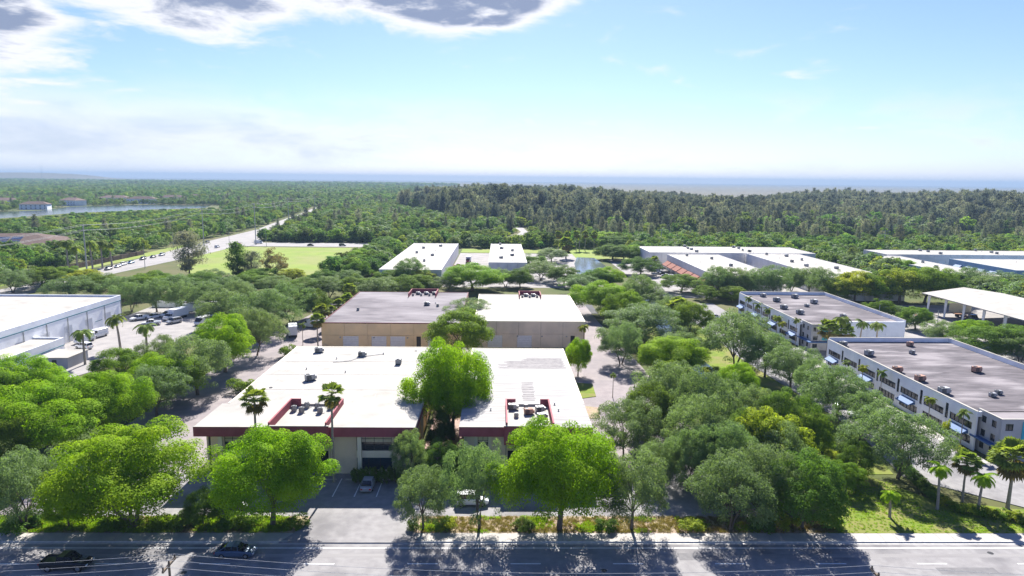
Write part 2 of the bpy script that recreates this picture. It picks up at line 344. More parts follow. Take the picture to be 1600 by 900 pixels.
drv = sheet('driveway', [(-27.2, 79.4), (-9.6, 79.4), (-10.9, 82.5), (-11.6, 87), (-24.6, 87), (-25.6, 82.5)], .165, 'asphalt')
lot = sheet('parking_lot', rect(-63, 36, 86, 99.8), .11, 'asphalt')
tag(lot, None)
for x in (-39.2, -36.1, -32.95, -29.85, -26.7, -23.55, -20.45, -17.3, -14.2, 1, 4.1, 7.2, 10.3, 13.4): flat('stall_line', x - .07, x + .07, 91.9, 97.9, .116, 'paint_white', lot)
stop_me = MB().prism([(-.9, -.09), (.9, -.09), (.86, .09), (-.86, .09)], 0, .13).mesh('wheel_stop'); stop_me.materials.append(MATS['concrete'])
NWS = 0
for x in (-37.6, -34.5, -31.4, -25.1, -22.0, -18.9, -15.8, 2.5, 5.6, 8.8, 11.9):
    o = obj('wheel_stop', stop_me, None); o.location = (x, 97.5, .112); NWS += 1
    tag(o, '%s low concrete wheel stop from the left in the front parking bays' % ORD[NWS - 1], 'wheel stop', 'wheel stops in the front parking bays')
sheet('planting_bed', rect(-45, -11.8, 99.8, 101.2), .2, 'mulch')
sheet('planting_bed', rect(-5.5, 14, 99.8, 101.2), .2, 'mulch')
sheet('side_driveway', [(-67, 86), (-46.5, 86), (-46.0, 149), (-47.5, 152), (-47.5, 245), (-60, 245), (-66.5, 190), (-68, 130)], .1, 'asphalt_pink')
sheet('service_yard', rect(-48, 34, 148.6, 179.5), .095, 'asphalt_pink')
sheet('side_driveway', [(15.2, 87), (34, 87), (36, 130), (35, 165), (32, 215), (31, 262), (22, 262), (22.8, 220), (24.8, 182), (15.6, 150)], .105, 'asphalt_pink')
sheet('courtyard', rect(-12.4, -6, 99.9, 148), .14, mat('pink_paving', (.36, .25, .21), (.3, .21, .18), 1.2, rough=.9))
sheet('side_island', [(15.8, 136), (20.6, 138), (21, 147), (15.8, 148)], .2, 'grass')
sheet('side_island', [(15.8, 124), (19.6, 125), (20, 131), (15.8, 132)], .2, 'mulch')
sheet('truck_yard', [(-121, 150), (-96, 150), (-88, 175), (-84, 236), (-121, 236)], .09, mat('yard_pale', (.3, .28, .268), (.24, .226, .22), .3, rough=.9))
sheet('back_yard', rect(-66, 34, 229, 246), .085, 'asphalt_dark')
# office side
sheet('bank', [(43.5, 100), (62, 100), (66, 118), (63, 160), (66, 250), (43, 250), (42, 160)], .06, 'grass')
sheet('office_lot', [(75, 88.5), (95, 88.0), (110, 100), (110, 104), (80.5, 104), (80, 250), (64, 250), (62.5, 170), (66, 120), (63, 99)], .1, 'asphalt')
sheet('office_yard', rect(80, 150, 164, 182), .09, 'asphalt')
sheet('truck_court', [(118, 165), (175, 150), (190, 250), (122, 250)], .085, mat('court_pale', (.3, .28, .268), (.24, .228, .218), .25, rough=.9))
sheet('office_walk', rect(78.2, 80.3, 104, 164), .16, 'concrete')
struct('canal', MB().prism([(50, 104), (56, 104), (53, 150), (51.5, 180), (58.5, 215), (62, 262), (54, 262), (50, 215), (46, 180), (47.5, 150)], -.2, .075), 'water')
struct('pond', MB().prism([(38, 330), (52, 332), (57, 360), (56, 400), (46, 402), (41, 370)], -.2, .06), 'water')
sheet('pond_lawn', [(30, 395), (82, 395), (82, 470), (30, 470)], .045, 'field_grass')
sheet('far_lot', rect(-24, 45, 285, 420), .05, mat('lot_pale', (.29, .27, .262), (.23, .216, .21), .2, rough=.9))
sheet('far_lot', rect(62, 86, 262, 392), .055, 'lot_pale')
sheet('far_lot', rect(103, 131, 255, 356), .05, 'lot_pale')
sheet('far_lawn', rect(-24, 45, 424, 446), .045, 'field_grass')
sheet('field', [(-143, 318), (-80, 318), (-82, 330), (-96, 446), (-172, 447), (-178, 410), (-165, 350)], .05, 'field_grass')
cl = [(-189, 230), (-188.5, 300), (-187, 335), (-186, 400), (-188, 470), (-201, 600), (-215, 675), (-240, 850), (-280, 1100)]
aven = sheet('avenue', strip(cl, [17, 17, 18, 26, 34, 20, 17, 17, 17]), .07, mat('avenue_pale', (.3, .283, .273), (.25, .238, .23), .15, rough=.9))
struct('avenue_verge', MB().prism(strip([(x - 18, y) for x, y in cl[:5]], [8, 8, 9, 10, 10]), -.2, .06), 'field_grass')
sheet('cross_street', rect(-176, -62, 452, 478), .065, 'avenue_pale')
struct('lake', MB().prism([(-517.4, 668.0), (-520.0, 722.8), (-514.9, 775.0), (-515.8, 833.9), (-493.0, 889.4), (-474.8, 951.1), (-428.0, 1005.1), (-457.0, 1097.4), (-540.1, 1103.0), (-588.5, 1062.9), (-620.6, 1004.8), (-587.4, 887.5), (-609.1, 847.8), (-627.7, 811.8)], -.2, .05), 'water')
struct('wood_track', MB().prism(strip([(12, 500), (14, 545), (22, 600), (18, 660)], [5, 5, 6, 8]), -.2, .05), 'avenue_pale')
# ------------------------------------------------------------------ buildings
def panels(parent, axis, at, a0, a1, z0, z1, n, m, out, thick=.25, rows=None, gap=.05, cut=()):
    """tilt-up wall: each panel is a slab of its own, joints stay open between them; cut = (a0,a1,z0,z1) openings"""
    zs = rows or [z0, z1]
    for r in range(len(zs) - 1):
        for k in range(n):
            b0 = a0 + (a1 - a0) * k / n + gap / 2; b1 = a0 + (a1 - a0) * (k + 1) / n - gap / 2
            c0, c1 = zs[r] + (gap / 2 if r else 0), zs[r + 1] - (gap / 2 if r < len(zs) - 2 else 0)
            cells = [(b0, b1, c0, c1)]
            for (o0, o1, p0, p1) in cut:
                nxt = []
                for (x0, x1, y0, y1) in cells:
                    if o1 <= x0 or o0 >= x1 or p1 <= y0 or p0 >= y1: nxt.append((x0, x1, y0, y1)); continue
                    if o0 > x0: nxt.append((x0, o0, y0, y1))
                    if o1 < x1: nxt.append((o1, x1, y0, y1))
                    xa, xb = max(x0, o0), min(x1, o1)
                    if p0 > y0: nxt.append((xa, xb, y0, p0))
                    if p1 < y1: nxt.append((xa, xb, p1, y1))
                cells = nxt
            mb = MB()
            for (x0, x1, y0, y1) in cells:
                if axis == 'x': mb.box(x0, x1, min(at, at - out * thick), max(at, at - out * thick), y0, y1)
                else: mb.box(min(at, at - out * thick), max(at, at - out * thick), x0, x1, y0, y1)
            if mb.v: obj('wall_panel', mb, m, parent)
def fill(name, parent, axis, at, a0, a1, z0, z1, m, out, inset, thick=.06):
    lo = at - out * (inset + thick); hi = at - out * inset
    lo, hi = min(lo, hi), max(lo, hi)
    mb = MB().box(a0, a1, lo, hi, z0, z1) if axis == 'x' else MB().box(lo, hi, a0, a1, z0, z1)
    return obj(name, mb, m, parent)
def window(parent, axis, at, a0, a1, z0, z1, out, nm=2, nz=1, frame='dark_metal', glass='glass', inset=.14, blind=None):
    w = fill('window', parent, axis, at, a0, a1, z0, z1, glass, out, inset)
    mb = MB(); t = .07
    lo, hi = sorted((at - out * (inset - .0), at - out * (inset - .07)))
    def bar(x0, x1, y0, y1):
        if axis == 'x': mb.box(x0, x1, lo, hi, y0, y1)
        else: mb.box(lo, hi, x0, x1, y0, y1)
    bar(a0, a0 + t, z0, z1); bar(a1 - t, a1, z0, z1); bar(a0 + t, a1 - t, z0, z0 + t); bar(a0 + t, a1 - t, z1 - t, z1)
    for k in range(1, nm): x = a0 + (a1 - a0) * k / nm; bar(x - t / 2, x + t / 2, z0 + t, z1 - t)
    for k in range(1, nz): z = z0 + (z1 - z0) * k / nz; bar(a0 + t, a1 - t, z - t / 2, z + t / 2)
    obj('frame', mb, frame, w)
    if blind:
        lo2, hi2 = sorted((at - out * (inset - .005), at - out * (inset - .03)))
        b = MB().box(a0 + t, a1 - t, lo2, hi2, z1 - t - (z1 - z0) * blind, z1 - t) if axis == 'x' else MB().box(lo2, hi2, a0 + t, a1 - t, z1 - t - (z1 - z0) * blind, z1 - t)
        obj('blind', b, 'blind', w)
    return w
def roller_door(parent, axis, at, a0, a1, z0, z1, out, m='door_white', name='roller_door'):
    mb = MB(); n = max(4, int((z1 - z0) / .45))
    for k in range(n):
        y0 = z0 + (z1 - z0) * k / n; y1 = z0 + (z1 - z0) * (k + 1) / n - .03
        lo, hi = sorted((at - out * .12, at - out * .2))
        if axis == 'x': mb.box(a0, a1, lo, hi, y0, y1)
        else: mb.box(lo, hi, a0, a1, y0, y1)
    return obj(name, mb, m, parent)
# --- rooftop machines, each a thing of its own
def make_condenser():
    t = thing('condenser_unit', '-', 'air conditioner')
    mb = MB().cyl(0, 0, .08, .95, .46, 14); obj('casing', mb, 'grey_metal', t)
    mb = MB()
    for k in range(12):
        a = k * math.pi / 6; mb.tube([(.47 * math.cos(a), .47 * math.sin(a), .15), (.47 * math.cos(a), .47 * math.sin(a), .85)], .02, 4)
    obj('coil_guard', mb, 'dark_metal', t)
    mb = MB().cyl(0, 0, .951, 1.02, .4, 14); f = obj('fan_grille', mb, 'dark_metal', t)
    obj('hub', MB().cyl(0, 0, 1.021, 1.06, .12, 10), 'grey_metal', f)
    obj('base_pad', MB().box(-.55, .55, -.55, .55, 0, .08), 'concrete', t); return t
def make_package(m='grey_metal'):
    t = thing('rooftop_air_conditioner', '-', 'air conditioner')
    mb = MB().box(-.9, .9, -.6, .6, .25, 1.3); obj('casing', mb, m, t)
    mb = MB()
    for k in range(9): z = .36 + k * .1; mb.box(-.86, .1, -.635, -.602, z, z + .05)
    obj('louvre', mb, 'dark_metal', t)
    obj('fan_grille', MB().cyl(-.4, 0, 1.301, 1.38, .42, 14), 'dark_metal', t)
    obj('duct_hood', MB().box(.902, 1.3, -.4, .4, .3, .95), m, t)
    boxes('base_rail', [(-.85, .85, -.55, -.4, 0, .249), (-.85, .85, .4, .55, 0, .249)], 'dark_metal', t); return t
def make_vent():
    t = thing('roof_vent', '-', 'roof vent')
    obj('pipe', MB().cyl(0, 0, 0, .5, .14, 10), 'grey_metal', t); obj('cap', MB().cyl(0, 0, .5, .62, .3, 10, .12), 'grey_metal', t); return t
PROTO = {}
def place(kind, loc, rz, label, group, s=1.0):
    if kind not in PROTO:
        PROTO[kind] = {'cond': make_condenser, 'pack': make_package, 'rust': lambda: make_package('rusty'), 'vent': make_vent}[kind](); o = PROTO[kind]
    else: o = copy_tree(PROTO[kind])
    o.location = loc; o.rotation_euler = (0, 0, rz); s *= .74; o.scale = (s, s, s); tag(o, label, None, group); return o

def front_building(name, label, x0, x1, y0, y1, z, wx0, wx1, roofm, bays, wing):
    """two-storey block: recessed facade below a deep maroon fascia, roof well over the entrance"""
    t = thing(name, label, 'building', ((x0 + x1) / 2, (y0 + y1) / 2, 0))
    fy = y0 + 1.4                                   # facade plane
    wy1 = y0 + 11
    # roof deck around the well
    rb = MB()
    rb.box(x0, wx0, y0 + .3, wy1, z - .45, z).box(wx1, x1, y0 + .3, wy1, z - .45, z).box(x0 + .3 + wing, x1 - .3, wy1, y1 - .3, z - .45, z)
    obj('roof', rb, roofm, t)
    boxes('roof_edge', [(x0 + wing, x0 + .3 + wing, wy1 + .003, y1, z - .6, z + .06), (x1 - .3, x1, wy1 + .003, y1, z - .6, z + .06), (x0 + .3 + wing, x1 - .3, y1 - .3, y1, z - .6, z + .06)], 'cream', t)
    fz = z - 1.45
    obj('fascia', MB().box(x0, wx0 - .02, y0, y0 + .3, fz, z + .05), 'maroon', t)
    obj('fascia', MB().box(wx1 + .02, x1, y0, y0 + .3, fz, z + .05), 'maroon', t)
    obj('fascia', MB().box(x0 + .02, x0 + .3, y0 + .3, wy1, fz, z - .452), 'maroon', t)
    obj('fascia', MB().box(x1 - .3, x1 - .02, y0 + .3, wy1, fz, z - .452), 'maroon', t)
    boxes('coping', [(x0 - .03, wx0 - .02, y0 - .03, y0 + .33, z + .052, z + .1), (wx1 + .02, x1 + .03, y0 - .03, y0 + .33, z + .052, z + .1)], 'roof_white', t)
    boxes('soffit', [(x0 + .3, wx0 - .05, y0 + .3, fy + .5, fz + .1, fz + .2), (wx1 + .05, x1 - .3, y0 + .3, fy + .5, fz + .1, fz + .2)], 'cream', t)
    # roof well: floor and parapets
    zf = z - .35; pz = z + .95
    obj('well_floor', MB().box(wx0 + .25, wx1 - .25, y0 - .4, wy1 - .02, zf - .3, zf), 'roof_white', t)
    boxes('parapet', [(wx0, wx0 + .25, y0 - .4, wy1, zf - .3, pz)], 'maroon', t)
    boxes('parapet', [(wx1 - .25, wx1, y0 - .4, wy1, zf - .3, pz)], 'maroon', t)
    boxes('parapet', [(wx0 + .25, wx0 + 1.7, wy1 - .25, wy1 - .01, zf, pz - .01)], 'maroon', t)
    boxes('parapet', [(wx1 - 1.5, wx1 - .25, wy1 - .25, wy1 - .01, zf, pz - .01)], 'maroon', t)
    fp = obj('entrance_fascia', MB().box(wx0 - .3, wx1 + .3, y0 - .7, y0 - .41, z - 2.5, z + .45), 'maroon', t)
    boxes('coping', [(wx0 - .34, wx1 + .34, y0 - .74, y0 - .37, z + .452, z + .53)], 'roof_white', fp)
    boxes('return', [(wx0 - .3, wx0 - .05, y0 - .41, y0 + 1.8, z - 2.5, z - 1.46), (wx1 + .05, wx1 + .3, y0 - .41, y0 + 1.8, z - 2.5, z - 1.46)], 'maroon', fp)
    # side and rear walls in panels with pilasters
    for (xx, out) in ((x0 + 1.0 + wing, -1), (x1 - .8, 1)):
        panels(t, 'y', xx, fy + .3, y1 - .6, .05, z - .6, 7, 'tan', out)
        for k in range(8):
            yy = fy + .3 + (y1 - .9 - fy) * k / 7
            obj('pilaster', MB().box(*sorted((xx, xx + out * .3)), yy - .3, yy + .3, .05, z - .62), 'cream', t)
    panels(t, 'x', y1 - .6, x0 + 1.3 + wing, x1 - 1.1, .05, z - .6, 5, 'tan', 1)
    # facade
    for kind, a0, a1 in bays:
        if kind == 'pier':
            obj('pier', MB().box(a0, a1, fy, fy + .3, .05, fz + .1), 'beige', t)
        elif kind == 'glaz':
            obj('spandrel', MB().box(a0, a1, fy - .12, fy + .2, 2.75, 3.85), 'cream', t)
            obj('plinth', MB().box(a0, a1, fy, fy + .25, .05, .75), 'beige', t)
            window(t, 'x', fy, a0, a1, 3.85, fz + .1, -1, nm=4, nz=3, blind=.5)
            window(t, 'x', fy, a0, a1, .75, 2.75, -1, nm=3, nz=1, glass='glass_blue')
        elif kind == 'win':
            boxes('jamb', [(a0, a0 + .5, fy - .1, fy + .25, .05, fz + .1), (a1 - .5, a1, fy - .1, fy + .25, .05, fz + .1)], 'cream', t)
            obj('spandrel', MB().box(a0 + .5, a1 - .5, fy, fy + .25, 2.2, 4.0), 'beige', t)
            window(t, 'x', fy, a0 + .5, a1 - .5, 4.0, fz + .1, -1, nm=2, nz=2, blind=.55)
            window(t, 'x', fy, a0 + .5, a1 - .5, .05, 2.2, -1, nm=2, nz=1)
        elif kind == 'entry':
            yy = fy + 2.2
            window(t, 'x', yy, a0, a1, 3.9, z - 2.4, -1, nm=5, nz=1); window(t, 'x', yy, a0, a1, .1, 3.0, -1, nm=6, nz=2)
            obj('spandrel', MB().box(a0, a1, yy - .3, yy + .1, 3.0, 3.9), 'cream', t)
            obj('side_wall', MB().box(a0 - .2, a0, fy, yy + .2, .05, z - 1.3), 'beige', t); obj('side_wall', MB().box(a1, a1 + .2, fy, yy + .2, .05, z - 1.3), 'beige', t)
        elif kind == 'col':
            obj('column', MB().box(a0, a1, y0 + .45, y0 + .95, .05, fz + .1), 'cream', t)
    return t
B1 = front_building('office_warehouse', 'large cream-roofed two-storey building with maroon fascia, left of the two by the road', -45.6, -12.5, 98.3, 148.4, 8, -34.3, -25.6, 'roof_white',
    [('pier', -44.3, -41.6), ('glaz', -41.6, -36.8), ('pier', -36.8, -34.3), ('entry', -34.0, -25.9), ('pier', -25.6, -21.6), ('col', -21.3, -20.7), ('glaz', -21.6, -16.2), ('pier', -16.2, -13.4), ('col', -13.9, -13.3), ('col', -42.2, -41.6)], .9)
B2 = front_building('office_warehouse', 'narrower white strip-roofed building with maroon fascia, right of the two by the road', -5.9, 14.4, 98.6, 147.7, 8, 1.2, 8.5, 'roof_strips',
    [('pier', -5.0, -3.6), ('win', -3.6, -1.0), ('pier', -1.0, 1.2), ('entry', 1.5, 8.2), ('pier', 8.5, 10.4), ('win', 10.4, 12.6), ('pier', 12.6, 13.5)], .0)
# worn strips where the coating has gone on the right-hand roof
random.seed(4)
for k in range(13):
    y = 131.5 + k * .62; a = random.uniform(-.5, 2.0); b = 13.6 - random.uniform(0, .5)
    if k > 8: a += 3 + random.uniform(0, 3)
    flat('worn_strip', a, b, y, y + .34 + random.uniform(-.06, .1), 8.006, 'roof_patch', B2)
for k in range(11):
    y = 111.5 + k * 1.0; flat('worn_strip', 4.3 + random.uniform(-.2, .1), 6.3 + random.uniform(-.1, .2), y, y + .5, 8.006, 'roof_patch', B2)
for k in range(9):                               # lapped membrane seams and a pipe run on the cream roof
    x = -41 + k * 3.3; obj('seam', MB().box(x - .06, x + .06, 110.5, 147.8, 8.001, 8.018), 'concrete', B1)
for k in range(3): y = 117 + k * 9.5; obj('seam', MB().box(-44.2, -13, y - .05, y + .05, 8.019, 8.03), 'concrete', B1)
obj('pipe_run', MB().tube([(-33.6, 135, 8.12), (-30.4, 136.2, 8.12), (-28.8, 139.4, 8.12), (-24.5, 142, 8.12)], .06, 6), 'grey_metal', B1)
for (x, y) in ((-16, 112), (-40.5, 118), (-18, 145)): obj('roof_drain', MB().cyl(x, y, 8.0, 8.1, .3, 10), 'dark_metal', B1)
def rear_building(label, x0, x1, y0, y1, z, roofm, wallm, trim, doors, npan, well, wside):
    t = thing('warehouse', label, 'building', ((x0 + x1) / 2, (y0 + y1) / 2, 0))
    obj('roof', MB().box(x0 + .25, x1 - .25, y0 + .25, y1 - .25, z - .4, z - .02), roofm, t)
    obj('roof_edge', MB().box(x0 - .05, x1 + .05, y0 - .05, y0 + .25, z - .16, z + .08).box(x0 - .05, x0 + .25, y0 + .25, y1, z - .16, z + .08).box(x1 - .25, x1 + .05, y0 + .25, y1, z - .16, z + .08).box(x0 + .25, x1 - .25, y1 - .25, y1, z - .16, z + .08), trim, t)
    panels(t, 'x', y0, x0, x1, .05, z - .17, npan, wallm, -1, rows=[.05, z * .52, z - .17], cut=[(a, b, 0, 3.4) for a, b, _ in doors])
    panels(t, 'y', x0, y0 + .3, y1 - .3, .05, z - .17, 7, wallm, -1); panels(t, 'y', x1, y0 + .3, y1 - .3, .05, z - .17, 7, wallm, 1)
    panels(t, 'x', y1, x0, x1, .05, z - .17, npan, wallm, 1)
    for a, b, k in doors:
        if k == 'roll': roller_door(t, 'x', y0, a + .02, b - .02, .05, 3.38, -1)
        else: fill('door', t, 'x', y0, a + .02, b - .02, .05, 3.38, 'dark_metal', -1, .15)
    for a in np.linspace(x0 + 5, x1 - 5, 4):
        f = obj('wall_lamp', MB().box(a - .2, a + .2, y0 - .3, y0 - .002, z * .52 - .75, z * .52 - .45), 'grey_metal', t)
    a, b, c, d = well
    for q in ((a, a + .25, c, d), (b - .25, b, c, d), (a + .25, b - .25, d - .25, d)):
        w = boxes('parapet', [(*q, z - .4, z + 1.3)], 'maroon', t)
    return t
B3 = rear_building('tan panelled warehouse with stained grey roof behind the large cream-roofed building', -47.2, -10.4, 178.6, 229.3, 7, 'roof_grey', 'tan', 'maroon_dark',
    [(-41.6, -37.4, 'roll'), (-34.0, -30.0, 'roll'), (-29.0, -25, 'roll'), (-22, -20.8, 'door'), (-19, -15, 'roll')], 6, (-29.5, -20.5, 219, 228.8), 0)
B4 = rear_building('beige panelled warehouse with clean white roof behind the strip-roofed building', -6.6, 23.4, 180.6, 224.2, 7.3, 'roof_white', 'beige', 'cream',
    [(-3, 1, 'roll'), (5, 9, 'roll'), (19.5, 20.7, 'door')], 5, (6.5, 13.6, 216.5, 223.9), 0)
for i, (x, y, s, k) in enumerate([(-38.6, 143.2, 1.15, 'pack'), (-28.8, 140.2, 1.1, 'pack'), (-20.2, 134.3, 1.2, 'pack'), (-34.8, 122.6, 1.25, 'pack')]):
    place(k, (x, y, 8.0), [.4, .2, 1.57, .6][i], ['grey air conditioner at the back left of the large cream roof', 'grey air conditioner at the back middle of the large cream roof', 'grey air conditioner near the big tree at the right of the large cream roof', 'lone grey air conditioner in the left middle of the large cream roof'][i], 'units on the large cream roof', s)
for i, (x, y) in enumerate([(-33.0, 106.6), (-31.4, 108.3), (-31.6, 105.9), (-29.6, 107.9), (-28.6, 105.7), (-27.4, 107.8)]):
    place('cond', (x, y, 7.66), i, 'round condenser, %s from the left inside the maroon-walled well of the left front roof' % ORD[i], 'condensers in the left roof well', 1.25)
for i, (x, y, k) in enumerate([(2.4, 107.9, 'pack'), (2.9, 104.2, 'cond'), (4.9, 105.6, 'rust'), (6.8, 106.8, 'pack'), (6.9, 103.4, 'pack'), (4.6, 108.3, 'cond'), (7.4, 100.6, 'cond')]):
    place(k, (x, y, 7.66), .1 * i, '%s machine from the left in the roof well of the strip-roofed building' % ORD[i], 'machines in the right roof well', 1.0)
for i, (x, y, k) in enumerate([(-41, 196, 'cond'), (-22, 205, 'pack'), (-18.5, 203, 'cond'), (-19.6, 208, 'vent')]):
    place(k, (x, y, 7), .3 * i, 'grey unit on the stained grey roof, %s from the left' % ORD[i], 'units on the stained grey roof', 1.1)
for i in range(6): place('pack' if i % 2 else 'cond', (-28.3 + i * 1.35, 222 + (i % 2) * 2.5, 7), 0, 'machine in the maroon-railed well of the stained grey roof, %s from the left' % ORD[i], 'machines in the grey roof well', .95)
for i in range(5): place('pack' if i % 2 else 'cond', (7.6 + i * 1.2, 218.5 + (i % 2) * 2, 7.3), 0, 'machine in the maroon-railed well of the rear white roof, %s from the left' % ORD[i], 'machines in the rear white roof well', .95)
for i, (x, y) in enumerate([(-40, 112), (-37.5, 130), (-29.5, 128), (-24.5, 142), (-33.5, 138)]): place('vent', (x, y, 8), 0, '%s small pipe vent from the left on the large cream roof' % ['leftmost', 'second', 'fourth', 'rightmost', 'third'][i], 'pipe vents on the large cream roof', .9)
for i, (x, y) in enumerate([(-1.2, 106.5), (9.8, 106.3), (9.4, 109.4)]): place('vent', (x, y, 8), 0, ['pipe vent left of the roof well on the strip roof', 'pipe vent just right of the roof well on the strip roof', 'pipe vent behind the right corner of the roof well on the strip roof'][i], 'pipe vents on the strip roof', .9)

# --- the two white offices on the right
def office(label, x0, x1, y0, y1, z, tx1, ty0, acs, which):
    t = thing('office_block', label, 'building', ((x0 + x1) / 2, (y0 + y1) / 2, 0))
    ty1 = y0 + 1.0; tx0 = x0 + .9
    obj('roof', MB().box(x0 + .35, x1 - .35, y0 + .35, y1 - .35, z - .9, z - .55), 'roof_office', t)
    boxes('parapet', [(x0, x0 + .35, y0, y1, z - .9, z), (x1 - .35, x1, y0, y1, z - .9, z + .45), (x0 + .35, x1 - .35, y1 - .35, y1, z - .9, z + .45), (x0 + .35, x1 - .35, y0, y0 + .35, z - .9, z)], 'white_wall', t)
    boxes('coping', [(x0 - .04, x0 + .39, y0 - .04, y1 + .04, z + .002, z + .07), (x1 - .39, x1 + .04, y0 - .04, y1 + .04, z + .452, z + .52), (x0 + .39, x1 - .39, y1 - .39, y1 + .04, z + .452, z + .52)], 'roof_white', t)
    # west front: bays split by dark slot windows, ribbons of glass on both floors
    nb = 7; L = (y1 - y0) / nb; cuts = []; slots = []; ribs = []
    for k in range(nb):
        a = y0 + k * L
        ribs.append((a + .9, a + L - .9, z * .5, z * .5 + 1.25)); ribs.append((a + .9, a + L - .9, .9, 2.3))
        if k: slots.append((a - .4, a + .4, z * .46, z - 1.0))
    panels(t, 'y', x0, y0, y1, .05, z - .9, nb, 'white_wall', -1, thick=.3, cut=ribs + slots)
    for q in ribs: window(t, 'y', x0, *q, -1, nm=5)
    for q in slots: window(t, 'y', x0, *q, -1, nm=1, nz=3)
    for k in range(nb):
        a = y0 + (k + .5) * L
        if k % 2 == 0:
            w = MB(); ax0 = x0 - 1.3
            w.quad((ax0, a - 2.2, 2.5), (ax0, a + 2.2, 2.5), (x0 - .01, a + 2.2, 3.2), (x0 - .01, a - 2.2, 3.2)).quad((ax0, a - 2.2, 2.5), (x0 - .01, a - 2.2, 3.2), (x0 - .01, a - 2.2, 2.5)).quad((ax0, a + 2.2, 2.5), (x0 - .01, a + 2.2, 2.5), (x0 - .01, a + 2.2, 3.2))
            w.quad((ax0, a - 2.2, 2.25), (ax0, a + 2.2, 2.25), (ax0, a + 2.2, 2.5), (ax0, a - 2.2, 2.5))
            obj('awning', w, 'awning_blue', t)
    panels(t, 'x', y0, tx1, x1, .05, z - .9, 4, 'white_wall', -1, thick=.3)
    panels(t, 'x', y1, x0, x1, .05, z - .9, 6, 'white_wall', 1, thick=.3); panels(t, 'y', x1, y0 + .31, y1 - .31, .05, z - .9, 7, 'white_wall', 1, thick=.3)
    # corner tower
    zt = z + .25
    wins_s = [(tx0 + (tx1 - tx0) * f - .65, tx0 + (tx1 - tx0) * f + .65) for f in (.16, .84)]
    zr = [(zt - 1.9, zt - .75), (zt - 4.3, zt - 3.1), (.8, 1.9)]
    cs = [(a, b, p, q) for a, b in wins_s for p, q in zr]
    panels(t, 'x', ty0, tx0, tx1, .05, zt, 1, 'grey_wall', -1, thick=.3, cut=cs)
    for q in cs: window(t, 'x', ty0, *q, -1, nm=2)
    cw = [(ty0 + (ty1 - ty0) * f - .55, ty0 + (ty1 - ty0) * f + .55, p, q) for f in (.3, .72) for p, q in zr]
    panels(t, 'y', tx0, ty0 + .31, ty1, .05, zt, 1, 'grey_wall', -1, thick=.3, cut=cw)
    for q in cw: window(t, 'y', tx0, *q, -1, nm=1)
    panels(t, 'y', tx1, ty0 + .31, ty1, .05, zt, 1, 'grey_wall', 1, thick=.3)
    obj('tower_roof', MB().box(tx0 + .31, tx1 - .31, ty0 + .31, ty1, zt - .5, zt - .25), 'roof_office', t)
    boxes('tower_coping', [(tx0 - .04, tx1 + .04, ty0 - .04, ty0 + .34, zt + .002, zt + .09), (tx0 - .04, tx0 + .34, ty0 + .34, ty1, zt + .002, zt + .09), (tx1 - .34, tx1 + .04, ty0 + .34, ty1, zt + .002, zt + .09)], 'roof_white', t)
    mid = (tx0 + tx1) / 2
    bn = obj('banner', MB().box(mid - .75, mid + .75, ty0 - .09, ty0 - .03, zt - 4.3, zt - .35), 'banner_cyan', t)
    can = MB().box(tx0 - 1.1, tx1 + .4, ty0 - 1.4, ty0 - .02, 2.5, 2.75).box(tx0 - 1.1, tx0 - .02, ty0 - .02, ty1, 2.5, 2.75)
    obj('canopy', can, 'awning_blue', t)
    for i, (x, y, k, s) in enumerate(acs):
        place(k, (x, y, z - .55), .05 * i, '%s rooftop unit counted from the front on the flat roof of the %s white office' % (ORD[i], which), 'units on the %s white office' % which, s)
    return t
office('near white office block with long grey roof and corner tower beside the palms', 81.2, 111.5, 109.6, 163, 7.0, 90.5, 105.0,
       [(91.0, 119.5, 'pack', .8), (93.2, 121.0, 'pack', .8), (83.0, 121.2, 'pack', 1.3), (102.5, 124, 'pack', 1.3), (83.4, 129.2, 'rust', 1.25), (82.6, 135.6, 'rust', 1.25), (99.5, 136, 'rust', 1.25), (84, 149.2, 'pack', 1.3), (82.5, 158, 'pack', 1.2), (95, 151, 'pack', .9), (99, 158.5, 'rust', 1.1)], 'near')
office('far white office block with low grey roof and corner tower, behind the near office', 83.6, 113.5, 184.6, 233, 7.0, 92.0, 179,
       [(100, 193, 'pack', 1.1), (89.5, 198, 'pack', 1.35), (88, 206, 'pack', 1.35), (97, 210, 'pack', .9), (91, 219, 'pack', 1.4), (102, 216, 'pack', 1.4), (100, 226, 'pack', 1.4), (90, 228, 'pack', 1.2)], 'far')

# --- white warehouse on the left with its annex
t = thing('warehouse', 'white truck-yard warehouse with dark stripe and roller doors on the left', 'building', (-140, 184, 0))
x0, x1, y0, y1, z = -168, -117, 157, 210.2, 8.6
obj('roof', MB().box(x0 + .3, x1 - .3, y0 + .3, y1 - .3, z - 1.0, z - .6), 'roof_white', t)
boxes('parapet', [(x0, x1, y0, y0 + .3, z - 1, z), (x0, x1, y1 - .3, y1, z - 1, z), (x0, x0 + .3, y0 + .3, y1 - .3, z - 1, z), (x1 - .3, x1, y0 + .3, y1 - .3, z - 1, z)], 'white_wall', t)
dd = [(y0 + 6 + k * 9.4, y0 + 9.6 + k * 9.4, 0, 4.6) for k in range(5)]
panels(t, 'y', x1, y0, y1, .05, z - 1.0, 6, 'white_wall', 1, cut=dd); panels(t, 'x', y0, x0, x1, .05, z - 1.0, 6, 'white_wall', -1); panels(t, 'x', y1, x0, x1, .05, z - 1.0, 6, 'white_wall', 1); panels(t, 'y', x0, y0, y1, .05, z - 1.0, 6, 'white_wall', -1)
for q in dd: roller_door(t, 'y', x1, q[0] + .02, q[1] - .02, .05, 4.58, 1)
